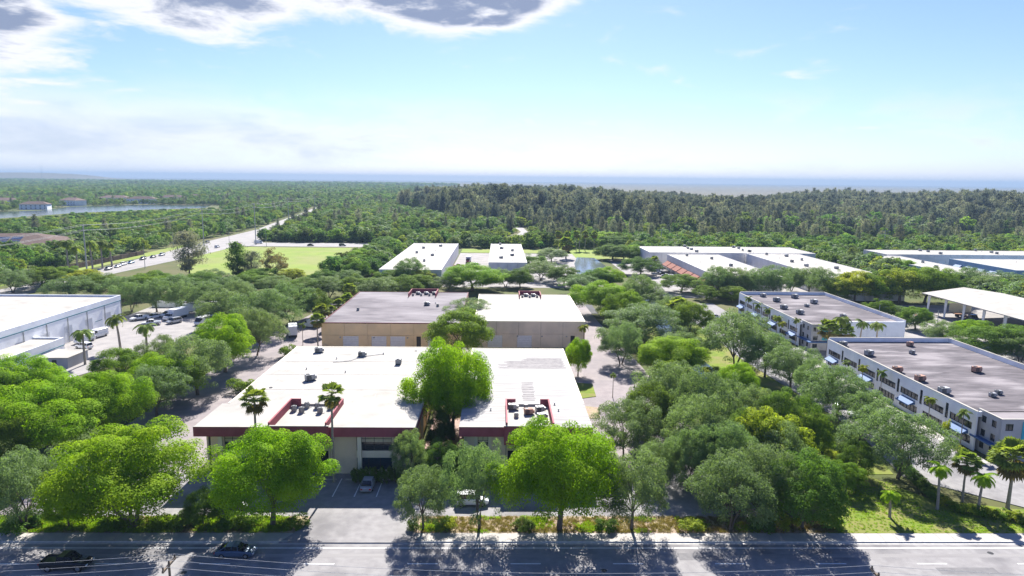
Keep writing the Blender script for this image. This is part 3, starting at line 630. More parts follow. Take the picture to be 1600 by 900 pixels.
boxes('stripe', [(x1, x1 + .06, y0, y1, z - 1.75, z - 1.55), (x0, x1 + .06, y0 - .06, y0 - .002, z - 1.75, z - 1.55)], 'teal_line', t)
boxes('stripe', [(x1 + .001, x1 + .05, y0 + 11, y0 + 14.5, 3.0, 3.15), (x1 + .001, x1 + .05, y0 + 39, y0 + 42.5, 3.0, 3.15)], 'teal_line', t)
for k in range(7): obj('downpipe', MB().box(x1 + .06, x1 + .2, y0 + .4 + k * (y1 - y0 - .8) / 6 - .1, y0 + .4 + k * (y1 - y0 - .8) / 6 + .1, .05, z - 1.8), 'grey_metal', t)
t = thing('annex_building', 'low white annex with flat roof in front of the truck-yard warehouse', 'building', (-125, 160, 0))
x0, x1, y0, y1, z = -150, -109.5, 148, 169.8, 4.7
obj('roof', MB().box(x0 + .3, x1 - .3, y0 + .3, y1 - .3, z - .8, z - .45), 'roof_white', t)
boxes('parapet', [(x0, x1, y0, y0 + .3, z - 1, z), (x0, x1, y1 - .3, y1, z - 1, z), (x0, x0 + .3, y0 + .3, y1 - .3, z - 1, z), (x1 - .3, x1, y0 + .3, y1 - .3, z - 1, z)], 'white_wall', t)
for a in (('y', x1, y0, y1, 1), ('y', x0, y0, y1, -1), ('x', y0, x0, x1, -1), ('x', y1, x0, x1, 1)): panels(t, a[0], a[1], a[2], a[3], .05, z - 1.0, 4, 'white_wall', a[4])
boxes('stripe', [(x1, x1 + .06, y0, y1, z - 2.0, z - 1.85)], 'teal_line', t)
t = thing('shed', 'small flat grey shed beside the palm at the annex', 'shed', (-104.5, 161, 0))
obj('wall', MB().box(-108.3, -101.2, 157.5, 165.5, .05, 2.5), 'grey_wall', t); obj('roof', MB().box(-108.5, -101.0, 157.3, 165.7, 2.5, 2.7), 'roof_white', t); obj('door', MB().box(-104.8, -103.8, 157.42, 157.49, .05, 2.1), 'dark_metal', t)

# --- far blocks
def far_block(label, x0, x1, y0, y1, z, npx, npy, wallm='warm_white_wall', vents=0, doors=True, vlabel=None, roofm='roof_white'):
    t = thing('warehouse', label, 'building', ((x0 + x1) / 2, (y0 + y1) / 2, 0))
    obj('roof', MB().box(x0 + .3, x1 - .3, y0 + .3, y1 - .3, z - .5, z - .12), roofm, t)
    obj('parapet', MB().box(x0, x1, y0, y0 + .3, z - .5, z).box(x0, x1, y1 - .3, y1, z - .5, z).box(x0, x0 + .3, y0 + .3, y1 - .3, z - .5, z).box(x1 - .3, x1, y0 + .3, y1 - .3, z - .5, z), wallm, t)
    dx = [(x0 + (k + .3) * (x1 - x0) / npx, x0 + (k + .7) * (x1 - x0) / npx, 0, 3.6) for k in range(npx)] if doors else []
    dy = [(y0 + (k + .3) * (y1 - y0) / npy, y0 + (k + .7) * (y1 - y0) / npy, 0, 3.6) for k in range(npy)] if doors else []
    panels(t, 'x', y0, x0, x1, .05, z - .5, npx, wallm, -1, cut=dx, gap=.09); panels(t, 'x', y1, x0, x1, .05, z - .5, npx, wallm, 1)
    panels(t, 'y', x0, y0, y1, .05, z - .5, npy, wallm, -1, cut=dy, gap=.09); panels(t, 'y', x1, y0, y1, .05, z - .5, npy, wallm, 1)
    for q in dx: roller_door(t, 'x', y0, q[0] + .02, q[1] - .02, .05, 3.58, -1)
    for q in dy: roller_door(t, 'y', x0, q[0] + .02, q[1] - .02, .05, 3.58, -1)
    rng = random.Random(x0)
    for i in range(vents):
        yy = y0 + (i + .5) * (y1 - y0) / vents; xx = x0 + (x1 - x0) * (.3 if i % 2 else .62) + rng.uniform(-1, 1)
        place('pack' if i % 3 else 'vent', (xx, yy, z - .12), rng.uniform(0, 3), '%s unit from the front on %s' % (ORD[i], vlabel), 'units on ' + vlabel, 1.2)
    return t
far_block('long white-roofed warehouse beyond the grey roof, left of the two', -51, -24.5, 288, 409, 7, 5, 14, vents=10, vlabel='the long white roof left of the truck court')
far_block('narrow white-roofed warehouse beyond the rear roofs, right of the two', -5, 13, 316, 409.5, 7, 4, 12, vents=8, vlabel='the narrow white roof right of the truck court')
far_block('very wide white-roofed warehouse in front of the pine wood', 79.5, 168, 358, 392, 8, 14, 5, vents=12, vlabel='the very wide white roof')
FB = far_block('white-roofed block with red tile awnings along its left side', 86.5, 113, 267.5, 349, 8, 4, 12, vents=6, vlabel='the white roof with red awnings')
far_block('white-roofed block right of the one with red awnings', 130, 157.5, 258.5, 355, 8, 4, 13, vents=12, vlabel='the white roof right of the red awnings')
for k in range(8):
    a = 270 + k * 9.8; mb = MB()
    mb.quad((83.6, a, 3.0), (83.6, a + 8.6, 3.0), (86.4, a + 8.6, 4.9), (86.4, a, 4.9)).quad((83.6, a, 3.0), (86.4, a, 4.9), (86.4, a, 3.0)).quad((83.6, a + 8.6, 3.0), (86.4, a + 8.6, 3.0), (86.4, a + 8.6, 4.9)).quad((83.6, a, 2.7), (83.6, a + 8.6, 2.7), (83.6, a + 8.6, 3.0), (83.6, a, 3.0))
    w = obj('tile_awning', mb, 'terracotta', FB)
    obj('post', MB().box(83.7, 83.95, a + .2, a + .45, .05, 2.7).box(83.7, 83.95, a + 8.1, a + 8.35, .05, 2.7), 'cream', w)
far_block('white-roofed warehouse farthest right, before the wood', 212, 318, 368, 392.5, 7, 12, 4, vents=9, vlabel='the farthest right white roof')
far_block('white-roofed shed left of the pale blue wall', 200, 217, 286, 364, 6.4, 3, 8, vents=4, vlabel='the roof left of the blue wall')
mat('blue_wall', (.3, .42, .55), (.26, .37, .5), .4, rough=.9)
FE = far_block('low building with pale blue wall and blue awnings at the right edge', 236, 320, 305, 352, 6.6, 10, 7, wallm='blue_wall', vents=5, vlabel='the roof over the pale blue wall', doors=False)
for k in range(5):
    a = 308 + k * 8.4; mb = MB().quad((233.6, a, 2.6), (233.6, a + 5, 2.6), (235.98, a + 5, 4.4), (235.98, a, 4.4)).quad((233.6, a, 2.6), (235.98, a, 4.4), (235.98, a, 2.6)).quad((233.6, a + 5, 2.6), (235.98, a + 5, 2.6), (235.98, a + 5, 4.4)); obj('awning', mb, 'awning_blue', FE)
# --- open white truck canopy
t = thing('truck_canopy', 'open white gabled truck shelter on tapered posts at right', 'shelter', (163, 212, 0))
xe, xr, xf, y0, y1, ze, zr = 149.8, 164.5, 179, 188, 236, 7.0, 9.1
mb = MB()
for (a, b, za, zb) in ((xe, xr, ze, zr), (xr, xf, zr, ze)):
    mb.quad((a, y0, za), (b, y0, zb), (b, y1, zb), (a, y1, za)); mb.quad((a, y0, za - .25), (a, y1, za - .25), (b, y1, zb - .25), (b, y0, zb - .25))
    for yy in (y0, y1): mb.quad((a, yy, za - .25), (b, yy, zb - .25), (b, yy, zb), (a, yy, za))
for a in (xe, xf): mb.quad((a, y0, ze - .25), (a, y0, ze), (a, y1, ze), (a, y1, ze - .25))
obj('roof', mb, 'roof_white', t)
for k in range(6):
    y = y0 + 1 + k * (y1 - y0 - 2) / 5
    for x, s in ((xe + 2.0, 1), (xf - 2.0, -1)):
        obj('post', MB().tube([(x, y, .05), (x + s * .3, y, ze - .1)], [.32, .6], 4), 'white_wall', t)
    obj('rafter', MB().tube([(xe + 2.3, y, ze - .3), (xr, y, zr - .45), (xf - 2.3, y, ze - .3)], .2, 4), 'grey_metal', t)
obj('end_screen', MB().box(160, 168, y1 - .3, y1 - .2, .05, 3.4), 'cream', t)
# --- houses across the lake and the brown roofed clubhouse
def house(label, x, y, w, d, h, rz, wallm='white_wall', roofm='roof_brown'):
    t = thing('house', label, 'house', (x, y, 0), rz, 'houses across the lake')
    hw, hd = w / 2, d / 2
    me = MB().box(-hw, hw, -hd, hd, 0, h); obj('wall', me.mesh('wall'), wallm, t)
    e = 1.0; r = MB(); zz = h + d * .22
    a = [(-hw - e, -hd - e, h), (hw + e, -hd - e, h), (hw + e, hd + e, h), (-hw - e, hd + e, h)]; p, q = (-hw * .55, 0, zz), (hw * .55, 0, zz)
    r.quad(a[0], a[1], q, p).quad(a[1], a[2], q).quad(a[2], a[3], p, q).quad(a[3], a[0], p).quad(*a[::-1]); obj('roof', r.mesh('roof'), roofm, t)
    n = max(3, int(w / 5))
    for k in range(n):
        xx = -hw + (k + .5) * w / n
        for zz in ((1.0, 2.4), (4.2, 5.6)):
            if zz[1] < h: obj('window', MB().box(xx - .8, xx + .8, -hd - .05, -hd - .002, *zz).mesh('window'), 'glass', t)
    return t
for i, (x, y, w, d, h, rz) in enumerate([(-614, 920, 32, 16, 7, .25), (-643, 1048, 34, 18, 8, -.4), (-659, 1192, 46, 18, 8, .1), (-590, 1148, 44, 18, 8, .1), (-588, 1249, 40, 18, 8, .3), (-580, 1329, 44, 18, 8, 0), (-720, 1010, 40, 18, 8, .5), (-560, 1420, 46, 20, 8, .2)]):
    house('%s house from the left across the lake, pale walls under a hipped roof' % ['leftmost', 'third', 'fourth', 'fifth', 'sixth', 'seventh', 'second', 'eighth'][i], x, y, w, d, h, rz, 'white_wall', 'roof_brown')
t = thing('clubhouse', 'brown-roofed clubhouse with solar panels at the left edge', 'house', (-296, 424, 0), .35)
me = MB().box(-26, 26, -22, 22, 0, 4.2); obj('wall', me.mesh('wall'), 'cream', t)
r = MB(); a = [(-28, -24, 4.2), (28, -24, 4.2), (28, 24, 4.2), (-28, 24, 4.2)]; p, q = (-9, 0, 9.6), (9, 0, 9.6)
r.quad(a[0], a[1], q, p).quad(a[1], a[2], q).quad(a[2], a[3], p, q).quad(a[3], a[0], p).quad(*a[::-1]); rf = obj('roof', r.mesh('roof'), 'roof_brown', t)
for k in range(2):
    for j in range(3):
        x0 = -13 + j * 6.4; fy0 = -20 + k * 7; zz = lambda yy: 4.2 + (yy + 24) * 5.4 / 24 + .12
        obj('solar_panel', MB().quad((x0, fy0, zz(fy0)), (x0 + 5.6, fy0, zz(fy0)), (x0 + 5.6, fy0 + 5.6, zz(fy0 + 5.6)), (x0, fy0 + 5.6, zz(fy0 + 5.6))).mesh('solar_panel'), 'solar', rf)
# ------------------------------------------------------------------ vegetation prototypes
def leaf_mesh(name, P, N, size, rng, aspect=.55, m=None, along=None):
    n = len(P); P = np.asarray(P, float); N = np.asarray(N, float); N /= np.linalg.norm(N, axis=1, keepdims=True) + 1e-9
    T = rng.normal(size=(n, 3)) if along is None else np.asarray(along, float) + rng.normal(size=(n, 3)) * .25
    T -= (T * N).sum(1, keepdims=True) * N; T /= np.linalg.norm(T, axis=1, keepdims=True) + 1e-9
    B = np.cross(N, T); s = (size * rng.uniform(.65, 1.35, (n, 1))); w = s * aspect
    V = np.empty((n, 4, 3)); V[:, 0] = P - T * s * .5; V[:, 1] = P + B * w * .5 - N * s * .06; V[:, 2] = P + T * s * .5; V[:, 3] = P - B * w * .5 - N * s * .06
    me = bpy.data.meshes.new(name); me.vertices.add(4 * n); me.vertices.foreach_set('co', V.reshape(-1)); me.loops.add(4 * n); me.loops.foreach_set('vertex_index', np.arange(4 * n, dtype=np.int32))
    me.polygons.add(n); me.polygons.foreach_set('loop_start', np.arange(0, 4 * n, 4, dtype=np.int32)); me.polygons.foreach_set('loop_total', np.full(n, 4, dtype=np.int32)); me.update(calc_edges=True)
    if m: me.materials.append(MATS[m])
    return me
def sph(rng, n):
    d = rng.normal(size=(n, 3)); return d / np.linalg.norm(d, axis=1, keepdims=True)
def crown_points(rng, R0, z0, zt, nclump, per, rc, low=-.25, inner=.25, lobes=.16, flat=1.0, jit=.5, up=.8):
    """clumps of leaves on an uneven dome; z0..zt is the height range of the crown"""
    zc = z0 + (zt - z0) * .42; ru = zt - zc; rd = zc - z0
    ph = rng.uniform(0, 6.28, 4); C_ = []; Pn = []; Nn = []
    k = 0
    while len(C_) < nclump:
        d = sph(rng, 1)[0]
        if d[2] < low and rng.uniform() < .8: continue
        az = math.atan2(d[1], d[0])
        lob = 1 + lobes * (math.sin(2 * az + ph[0]) * .6 + math.sin(3 * az + ph[1] + 2 * d[2]) * .6 + math.sin(5 * az + ph[2] - 3 * d[2]) * .4)
        rr = rng.uniform(.35, .75) if rng.uniform() < inner else rng.uniform(.84, 1.0)
        c = np.array([d[0] * R0 * lob * rr, d[1] * R0 * lob * rr, zc + (d[2] * ru if d[2] > 0 else d[2] * rd) * (rr * (1 + (lob - 1) * .6))])
        C_.append(c)
    for c in C_:
        r = rc * rng.uniform(.65, 1.3); n = int(per * (r / rc) ** 2)
        d = sph(rng, n); d[:, 2] = np.where(d[:, 2] < -.35, -d[:, 2], d[:, 2])
        rad = r * (1 - .55 * rng.uniform(0, 1, n) ** 2.2)
        p = c + d * rad[:, None] * np.array([1, 1, .78 * flat])
        nn = d + rng.normal(size=(n, 3)) * jit + np.array([0, 0, up]); Pn.append(p); Nn.append(nn)
    return np.vstack(Pn), np.vstack(Nn), C_
def trunk_mesh(name, rng, clumps, z0, r0, nlimb=7, m='bark', stems=1, twig=18):
    mb = MB(); zf = z0
    lo = np.array(clumps)
    for s in range(stems):
        a = rng.uniform(0, 6.28); off = (0 if stems == 1 else .55)
        bx, by = off * math.cos(a) * .6, off * math.sin(a) * .6
        fx, fy = (bx + off * 1.6 * math.cos(a) + rng.uniform(-.25, .25), by + off * 1.6 * math.sin(a) + rng.uniform(-.25, .25))
        rr = r0 * (1 if stems == 1 else .62)
        mb.tube([(bx, by, -.2), (bx, by, .25), (bx * .6 + fx * .4 + rng.uniform(-.1, .1), by * .6 + fy * .4, zf * .55), (fx, fy, zf)], [rr * 1.5, rr * 1.12, rr * .92, rr * .8], 8)
        for k in range(nlimb):
            c = lo[rng.integers(len(lo))]; mid = np.array([fx, fy, zf]) * .5 + c * .5; mid[2] += .5 + rng.uniform(-.4, .4); mid[:2] += rng.normal(size=2) * .35
            e = c * .92 + np.array([0, 0, -.1])
            mb.tube([(fx, fy, zf - .25), tuple(mid * .5 + np.array([fx, fy, zf + .3]) * .5), tuple(mid), tuple(e)], [rr * .55, rr * .42, rr * .3, rr * .1], 6)
            for q in range(max(1, twig // nlimb)):
                c2 = lo[np.argsort(((lo - mid) ** 2).sum(1))[rng.integers(0, min(8, len(lo)))]]
                mb.tube([tuple(mid), tuple((mid + c2) * .5 + rng.normal(size=3) * .2), tuple(c2)], [rr * .22, rr * .15, rr * .05], 5, False)
    me = mb.mesh(name); me.materials.append(MATS[m]); return me
TREE = {}
def tree_proto(key, seed, R0, H0, z0, nclump, per, rc, leaf, size, trunk=.3, aspect=.55, stems=1, **kw):
    rng = np.random.default_rng(seed); P, N, C_ = crown_points(rng, R0, z0, H0, nclump, per, rc, **kw)
    cr = leaf_mesh('crown', P, N, size, rng, aspect, leaf); tk = trunk_mesh('trunk', rng, C_, z0 + (H0 - z0) * .12, trunk, stems=stems)
    TREE[key] = (cr, tk, float(np.percentile(np.hypot(P[:, 0], P[:, 1]), 93)), float(P[:, 2].max()) * .98)
for k in range(3): tree_proto('lime%d' % k, 10 + k, 6.0, 10, 1.7, 135, 680, 1.5, 'leaf_lime', .205, .32, stems=1 if k != 1 else 3, lobes=.2, jit=.38, up=.5, low=-.4, inner=.25)
tree_proto('yellow0', 20, 5.0, 9, 2.2, 100, 190, 1.1, 'leaf_yellow', .30, .25, lobes=.26, inner=.3, jit=.65)
for k in range(4): tree_proto('oak%d' % k, 30 + k, 6.0, 8.5, 1.5, 210, 165, .95, 'leaf_oak', .22, .26, aspect=.45, lobes=.24, inner=.35, jit=.6, up=.5, stems=1 if k % 2 else 2, low=-.45)
for k in range(2): tree_proto('mid%d' % k, 40 + k, 5.5, 9, 1.4, 110, 380, 1.3, 'leaf_mid', .235, .28, lobes=.2, jit=.42, up=.5, inner=.15)
for k in range(2): tree_proto('dark%d' % k, 50 + k, 5.5, 9, 1.0, 115, 380, 1.3, 'leaf_dark', .23, .28, lobes=.2, jit=.42, up=.5, inner=.15, low=-.5)
tree_proto('brown0', 60, 5.0, 12, 1.5, 90, 80, 1.1, 'leaf_brown', .38, .26, lobes=.3, jit=.9)
tree_proto('bush0', 61, 1.6, 1.7, .1, 26, 80, .55, 'leaf_mid', .24, .06, low=-.7)
tree_proto('bush1', 62, 1.6, 1.7, .1, 26, 80, .55, 'leaf_dark', .24, .06, low=-.7)
tree_proto('bush2', 63, 1.6, 1.7, .1, 26, 70, .55, 'leaf_yellow', .24, .06, low=-.7)
def pine_proto(key, seed, R0, H0, n, size, leaf, aspect=.22):
    rng = np.random.default_rng(seed); P = []; N = []; A = []; C_ = []
    nb = int(H0 * 3.2)
    for b in range(nb):
        t = (b + rng.uniform()) / nb; z = H0 * (.12 + .80 * t); L = R0 * (.30 + .80 * math.sin(math.pi * min(1, .18 + .82 * t)) ** .8) * (1.2 - .5 * rng.uniform()) * (1 if t > .15 else .6)
        az = rng.uniform(0, 6.28); d = np.array([math.cos(az), math.sin(az), rng.uniform(.25, 1.1)]); C_.append(np.array([d[0] * L * .7, d[1] * L * .7, z + d[2] * L * .5]))
        k = int(n / nb * (1.4 - .8 * t)); u = rng.uniform(.15, 1, k) ** .7
        p = np.array([0, 0, z]) + d * (u * L)[:, None] + rng.normal(size=(k, 3)) * (.25 + .10 * L); P.append(p); N.append(rng.normal(size=(k, 3)) + np.array([d[0], d[1], .3])); A.append(np.tile([d[0] * .4, d[1] * .4, .8], (k, 1)))
    rng2 = np.random.default_rng(seed + 1)
    cr = leaf_mesh('crown', np.vstack(P), np.vstack(N), size, rng2, aspect, leaf, np.vstack(A))
    mb = MB().tube([(0, 0, -.2), (0, 0, H0 * .4), (.1, 0, H0 * .97)], [H0 * .013, H0 * .009, .03], 6)
    for c in C_[::3]: mb.tube([(0, 0, max(.3, c[2] - 1.0)), tuple(c)], [.07, .02], 4, False)
    tk = mb.mesh('trunk'); tk.materials.append(MATS['bark']); TREE[key] = (cr, tk, R0, H0)
pine_proto('pine0', 70, 4.2, 20, 5200, .95, 'leaf_pine', .2); pine_proto('cedar0', 71, 2.6, 17, 5200, .6, 'leaf_dark', .35)
# --- palms
def feather_palm(key, seed, H0, nf, L, leaf='leaf_palm', shaft=True, r0=.2, lean=0.0):
    rng = np.random.default_rng(seed); V = MB(); tv = MB()
    top = np.array([lean, lean * .4, H0])
    for f in range(nf):
        az = f * 2.399 + rng.uniform(-.2, .2); e0 = rng.uniform(.1, 1.25) if f < nf * .7 else rng.uniform(-.35, .2); l = L * rng.uniform(.85, 1.1); pts = []; n = 11
        p = top.copy(); el = e0
        for k in range(n):
            pts.append(p.copy()); p = p + np.array([math.cos(az) * math.cos(el), math.sin(az) * math.cos(el), math.sin(el)]) * l / n; el -= .20
        side = np.array([-math.sin(az), math.cos(az), 0])
        V.tube([tuple(q) for q in pts], [.05 - .004 * k for k in range(n)], 3, False)
        for k in range(1, n):
            for h in (0, .33, .66):
                b = pts[k - 1] * (1 - h) + pts[k] * h; d = (pts[k] - pts[k - 1]); d = d / np.linalg.norm(d); ll = L * .30 * math.sin(math.pi * min(.97, (k + h) / n * .82 + .16))
                for s in (-1, 1):
                    tip = b + side * s * ll * .8 + d * ll * .5 + np.array([0, 0, -ll * .42 + rng.uniform(-.1, .1)]); w = d * .1
                    V.quad(b - w, b + w, tip)
    cr = V.mesh('fronds'); cr.materials.append(MATS[leaf])
    tv.tube([(0, 0, -.2), (0, 0, .4), (lean * .35, lean * .1, H0 * .5), tuple(top - np.array([0, 0, .1]))], [r0 * 1.5, r0 * 1.15, r0, r0 * .7], 8)
    tk = tv.mesh('trunk'); tk.materials.append(MATS['bark_palm']); TREE[key] = (cr, tk, L, H0)
def fan_palm(key, seed, H0, nf, L, r0=.18, skirt=True):
    rng = np.random.default_rng(seed); V = MB(); D = MB(); top = np.array([0, 0, H0])
    for f in range(nf):
        az = f * 2.399; el = rng.uniform(-.55, 1.35) if f < nf * .85 else -1.0; dry = el < -.4
        d = np.array([math.cos(az) * math.cos(el), math.sin(az) * math.cos(el), math.sin(el)]); side = np.array([-math.sin(az), math.cos(az), 0.]); upv = np.cross(d, side)
        pl = L * rng.uniform(.45, .6); b = top + d * pl; T = D if dry else V
        T.tube([tuple(top), tuple(b)], [.035, .02], 3, False)
        for k in range(11):
            t = (k - 5) / 5 * 1.35; dd = d * math.cos(t) + side * math.sin(t); r = L * .62 * (1 - .12 * abs(k - 5) / 5); tip = b + dd * r + np.array([0, 0, -.25 * r * rng.uniform(.5, 1.2)]); ww = (side * math.cos(t) - d * math.sin(t)) * r * .13; m_ = b + dd * r * .6
            T.quad(b, m_ - ww, tip, m_ + ww)
    cr = V.mesh('fronds'); cr.materials.append(MATS['leaf_palm']); dr = None
    if D.v: dr = D.mesh('dry_fronds'); dr.materials.append(MATS['leaf_palm_dry'])
    tk = MB().tube([(0, 0, -.2), (0, 0, .3), (.08, 0, H0 * .5), (0, 0, H0)], [r0 * 1.5, r0 * 1.1, r0 * .85, r0 * .75], 8).mesh('trunk'); tk.materials.append(MATS['bark_palm'])
    TREE[key] = (cr, tk, L, H0, dr)
feather_palm('royal0', 80, 10, 17, 4.0, r0=.28); feather_palm('royal1', 81, 9, 15, 3.6, r0=.25, lean=.5); feather_palm('coco0', 82, 5.5, 18, 3.4, r0=.22, lean=.35, leaf='leaf_lime'); feather_palm('thin0', 83, 6, 11, 2.0, r0=.09); feather_palm('gold0', 84, 3.2, 16, 2.2, r0=.1, leaf='leaf_yellow')
fan_palm('wash0', 90, 12, 34, 1.9); fan_palm('wash1', 91, 12, 30, 1.8); fan_palm('sabal0', 92, 6, 52, 2.3, r0=.2)
KIND = dict(lime=('broadleaf_tree', 'tree'), yellow=('yellow_green_tree', 'tree'), oak=('oak_tree', 'tree'), mid=('green_tree', 'tree'), dark=('dark_green_tree', 'tree'), brown=('brown_tree', 'tree'), pine=('pine_tree', 'tree'), cedar=('cedar_tree', 'tree'), bush=('shrub', 'shrub'), royal=('royal_palm', 'palm'), coco=('coconut_palm', 'palm'), thin=('slender_palm', 'palm'), gold=('golden_palm', 'palm'), wash=('fan_palm', 'palm'), sabal=('cabbage_palm', 'palm'))
def plant(key, x, y, r, h, rz, label, group, z=.05):
    p = TREE[key]; base = key.rstrip('0123456789'); nm, cat = KIND[base]
    t = thing(nm, label, cat, (x, y, z), rz, group)
    palm = cat == 'palm'
    a = obj('fronds' if palm else 'crown', p[0], None, t); b = obj('trunk', p[1], None, t)
    if len(p) > 4 and p[4]: obj('dry_fronds', p[4], None, t)
    t.scale = ((r / p[2],) * 2 if not palm else (max(.6, r / p[2]),) * 2) + (h / p[3],)
    if palm:
        # keep the head round: the trunk takes the height, the fronds keep their proportions
        k = r / p[2]
        t.scale = (1, 1, 1); b.scale = (max(.8, k), max(.8, k), h / p[3])
        for o in t.children:
            if o.name.startswith(('fronds', 'dry')): o.scale = (k, k, k); o.location = (0, 0, h - p[3] * k)
    return t
